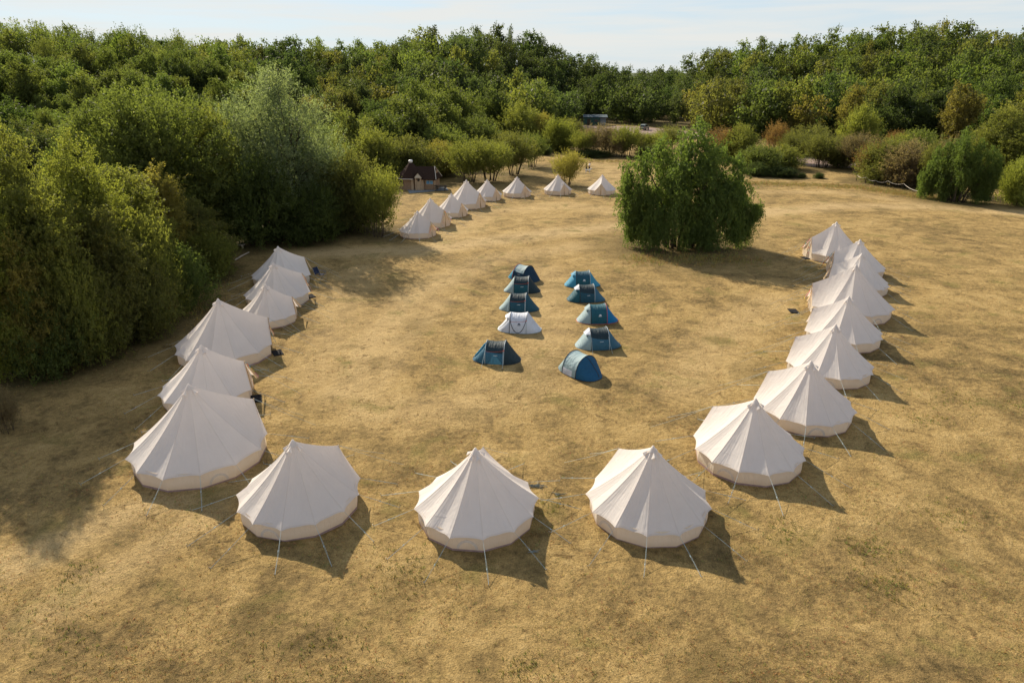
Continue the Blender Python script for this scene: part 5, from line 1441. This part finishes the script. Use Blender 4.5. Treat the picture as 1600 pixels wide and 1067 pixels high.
# ------------------------------------------------------------------ two people and their dog
def skin_mesh(name, verts, edges, radii, mat, parent, root_v=0, sub=2):
    me = bpy.data.meshes.new(name)
    me.from_pydata(verts, edges, []); me.update()
    o = link(name, me, parent)
    sm = o.modifiers.new('skin', 'SKIN'); sm.use_smooth_shade = True
    ss = o.modifiers.new('subdivision', 'SUBSURF'); ss.levels = sub; ss.render_levels = sub
    if not me.skin_vertices: me.skin_vertices.new(name='')
    for i, r_ in enumerate(radii):
        v = me.skin_vertices[0].data[i]
        v.radius = (r_, r_) if not isinstance(r_, tuple) else r_
        v.use_root = (i == root_v)
    me.materials.append(mat)
    return o
SKIN = simple('skin', (0.48, 0.29, 0.21), 0.6, 0.3, 10, 0.1)
def build_person(lab, x, y, rz, hgt, top, bottom, haircol, long_hair, skirt, arm_bend):
    root = empty('person', (x, y, gz(x, y)), rz)
    root.scale = (hgt / 1.75,) * 3
    tag(root, lab, 'person')
    V = [(0, 0, .95), (0, 0, 1.12), (0, 0, 1.34), (0, 0, 1.47), (.01, 0, 1.56), (.015, 0, 1.66), (0, 0, 1.72)]
    Rr = [.125, .115, .135, .06, .055, .085, .06]
    E_ = [(0, 1), (1, 2), (2, 3), (3, 4), (4, 5), (5, 6)]
    def ch(pts, rs, start):
        prev = start
        for p, r_ in zip(pts, rs):
            V.append(p); Rr.append(r_); E_.append((prev, len(V) - 1)); prev = len(V) - 1
    for sg in (-1, 1):
        st = .10 * sg
        ch([(0, .09 * sg, .88), (.03 + st * .6, .10 * sg, .50), (-.02 + st, .11 * sg, .10), (.02 + st, .11 * sg, .04), (.14 + st, .12 * sg, .03)], [.10, .065, .045, .045, .03], 0)
        ch([(0, .18 * sg, 1.40), (-.02 + .06 * arm_bend, .23 * sg, 1.14), (.05 + .22 * arm_bend, .22 * sg - .05 * arm_bend * sg, .94 + .14 * arm_bend), (.08 + .28 * arm_bend, .20 * sg - .07 * arm_bend * sg, .88 + .17 * arm_bend)], [.06, .045, .033, .03], 2)
    skin_mesh('body', V, E_, Rr, SKIN, root)
    # hands with four fingers and a thumb
    for sg in (-1, 1):
        w_ = Vector((.08 + .28 * arm_bend, .20 * sg - .07 * arm_bend * sg, .88 + .17 * arm_bend))
        hv, he, hr = [tuple(w_), tuple(w_ + Vector((.02, 0, -.05)))], [(0, 1)], [.026, .03]
        for k in range(4):
            b0 = w_ + Vector((.03 - .018 * k, -.008 * sg, -.085)); i0 = len(hv)
            L_ = (.075, .085, .08, .062)[k]
            hv += [tuple(b0), tuple(b0 + Vector((.004, -.012 * sg, -L_ * .55))), tuple(b0 + Vector((.002, -.03 * sg, -L_)))]
            he += [(1, i0), (i0, i0 + 1), (i0 + 1, i0 + 2)]; hr += [.010, .009, .007]
        i0 = len(hv)
        hv += [tuple(w_ + Vector((.045, -.012 * sg, -.05))), tuple(w_ + Vector((.06, -.025 * sg, -.085)))]
        he += [(1, i0), (i0, i0 + 1)]; hr += [.011, .009]
        skin_mesh('hand', hv, he, hr, SKIN, root, 0, 1)
    T, B_ = simple('clothes_top', top, .85, .15, 9, .2), simple('clothes_bottom', bottom, .85, .15, 9, .2)
    V2, E2, R2 = [(0, 0, .94), (0, 0, 1.12), (0, 0, 1.34), (0, 0, 1.45)], [(0, 1), (1, 2), (2, 3)], [.15, .135, .155, .075]
    for sg in (-1, 1):
        i0 = len(V2); V2 += [(0, .185 * sg, 1.40), (-.02 + .06 * arm_bend, .23 * sg, 1.16)]; R2 += [.075, .062]; E2 += [(2, i0), (i0, i0 + 1)]
    skin_mesh('shirt', V2, E2, R2, T, root)
    if skirt:
        m = MB(); m.lathe([(.15, 1.0), (.20, .85), (.25, .60), (.24, .60), (.14, .98)], (0, 0, 0), 16); m.build('skirt', B_, root, True)
    else:
        V3, E3, R3 = [(0, 0, .97)], [], [.145]
        for sg in (-1, 1):
            st = .10 * sg; i0 = len(V3)
            V3 += [(0, .095 * sg, .84), (.03 + st * .6, .105 * sg, .50), (-.02 + st, .11 * sg, .16)]; R3 += [.115, .082, .068]; E3 += [(0, i0), (i0, i0 + 1), (i0 + 1, i0 + 2)]
        skin_mesh('trousers', V3, E3, R3, B_, root)
    for sg in (-1, 1):
        st = .10 * sg
        skin_mesh('shoe', [(-.03 + st, .11 * sg, .045), (.07 + st, .115 * sg, .045), (.16 + st, .12 * sg, .035)], [(0, 1), (1, 2)], [.05, .052, .04], MATBLACK, root, 0, 1)
    hv, he, hr = [(-.02, 0, 1.72), (-.06, 0, 1.66)], [(0, 1)], [.085, .08]
    if long_hair: hv += [(-.09, 0, 1.54), (-.10, 0, 1.40)]; he += [(1, 2), (2, 3)]; hr += [.075, .05]
    skin_mesh('hair', hv, he, hr, simple('hair', haircol, .6, .3, 20, .3), root)
    # face
    m = MB()
    for sg in (-1, 1): m.lathe([(0, .012), (.012, .004), (.012, -.004), (0, -.012)], (.092, .032 * sg, 1.645), 8)
    m.build('eyes', HOOPD, root, True)
    m = MB(); m.add([(.09, 0, 1.645), (.10, -.014, 1.605), (.125, 0, 1.608), (.10, .014, 1.605)], [(0, 1, 2), (0, 2, 3), (1, 3, 2)]); m.build('nose', SKIN, root)
    m = MB(); m.box((.088, 0, 1.575), (.02, .05, .010)); m.build('mouth', simple('lips', (.35, .13, .11), .5), root)
    return root
g1, g2 = at(916.2, 268), at(920.8, 268.5)
build_person('person in dark clothes standing on the far grass beside the one in white', g1[0], g1[1], R(-20), 1.68, (.03, .035, .03), (.025, .03, .028), (.05, .03, .02), True, False, 0.25)
build_person('person in a white top and dark trousers standing on the far grass with a dog', g2[0], g2[1], R(200), 1.74, (.75, .75, .80), (.025, .028, .045), (.02, .015, .012), True, False, 0.7)
def build_dog():
    g = at(918.4, 271)
    root = empty('dog', (g[0], g[1], gz(g[0], g[1])), R(-15))
    root.scale = (1.25,) * 3
    tag(root, 'white dog standing in front of the two people on the far grass', 'dog')
    V = [(-.28, 0, .50), (0, 0, .47), (.24, 0, .50), (.38, 0, .62), (.46, 0, .72), (.58, 0, .68), (-.36, 0, .54), (-.48, 0, .66), (-.56, 0, .74)]
    Rr = [.095, .10, .125, .075, .075, .035, .035, .025, .015]
    E_ = [(1, 0), (1, 2), (2, 3), (3, 4), (4, 5), (0, 6), (6, 7), (7, 8)]
    def ch(pts, rs, st):
        prev = st
        for p, r_ in zip(pts, rs): V.append(p); Rr.append(r_); E_.append((prev, len(V) - 1)); prev = len(V) - 1
    for sg in (-1, 1):
        ch([(.24, .09 * sg, .40), (.23, .09 * sg, .22), (.25, .09 * sg, .04), (.29, .09 * sg, .02)], [.055, .032, .025, .026], 2)
        ch([(-.26, .09 * sg, .40), (-.20, .09 * sg, .29), (-.32, .09 * sg, .17), (-.30, .09 * sg, .04), (-.26, .09 * sg, .02)], [.075, .05, .027, .024, .026], 0)
        ch([(.43, .06 * sg, .80), (.44, .07 * sg, .85)], [.022, .012], 4)
    skin_mesh('body', V, E_, Rr, simple('white_fur', (.72, .70, .66), .9, .1, 15, .12), root, 1)
    m = MB(); m.lathe([(0, .02), (.02, .01), (.02, -.01), (0, -.02)], (.615, 0, .69), 8); m.build('nose', HOOPD, root, True)
build_dog()
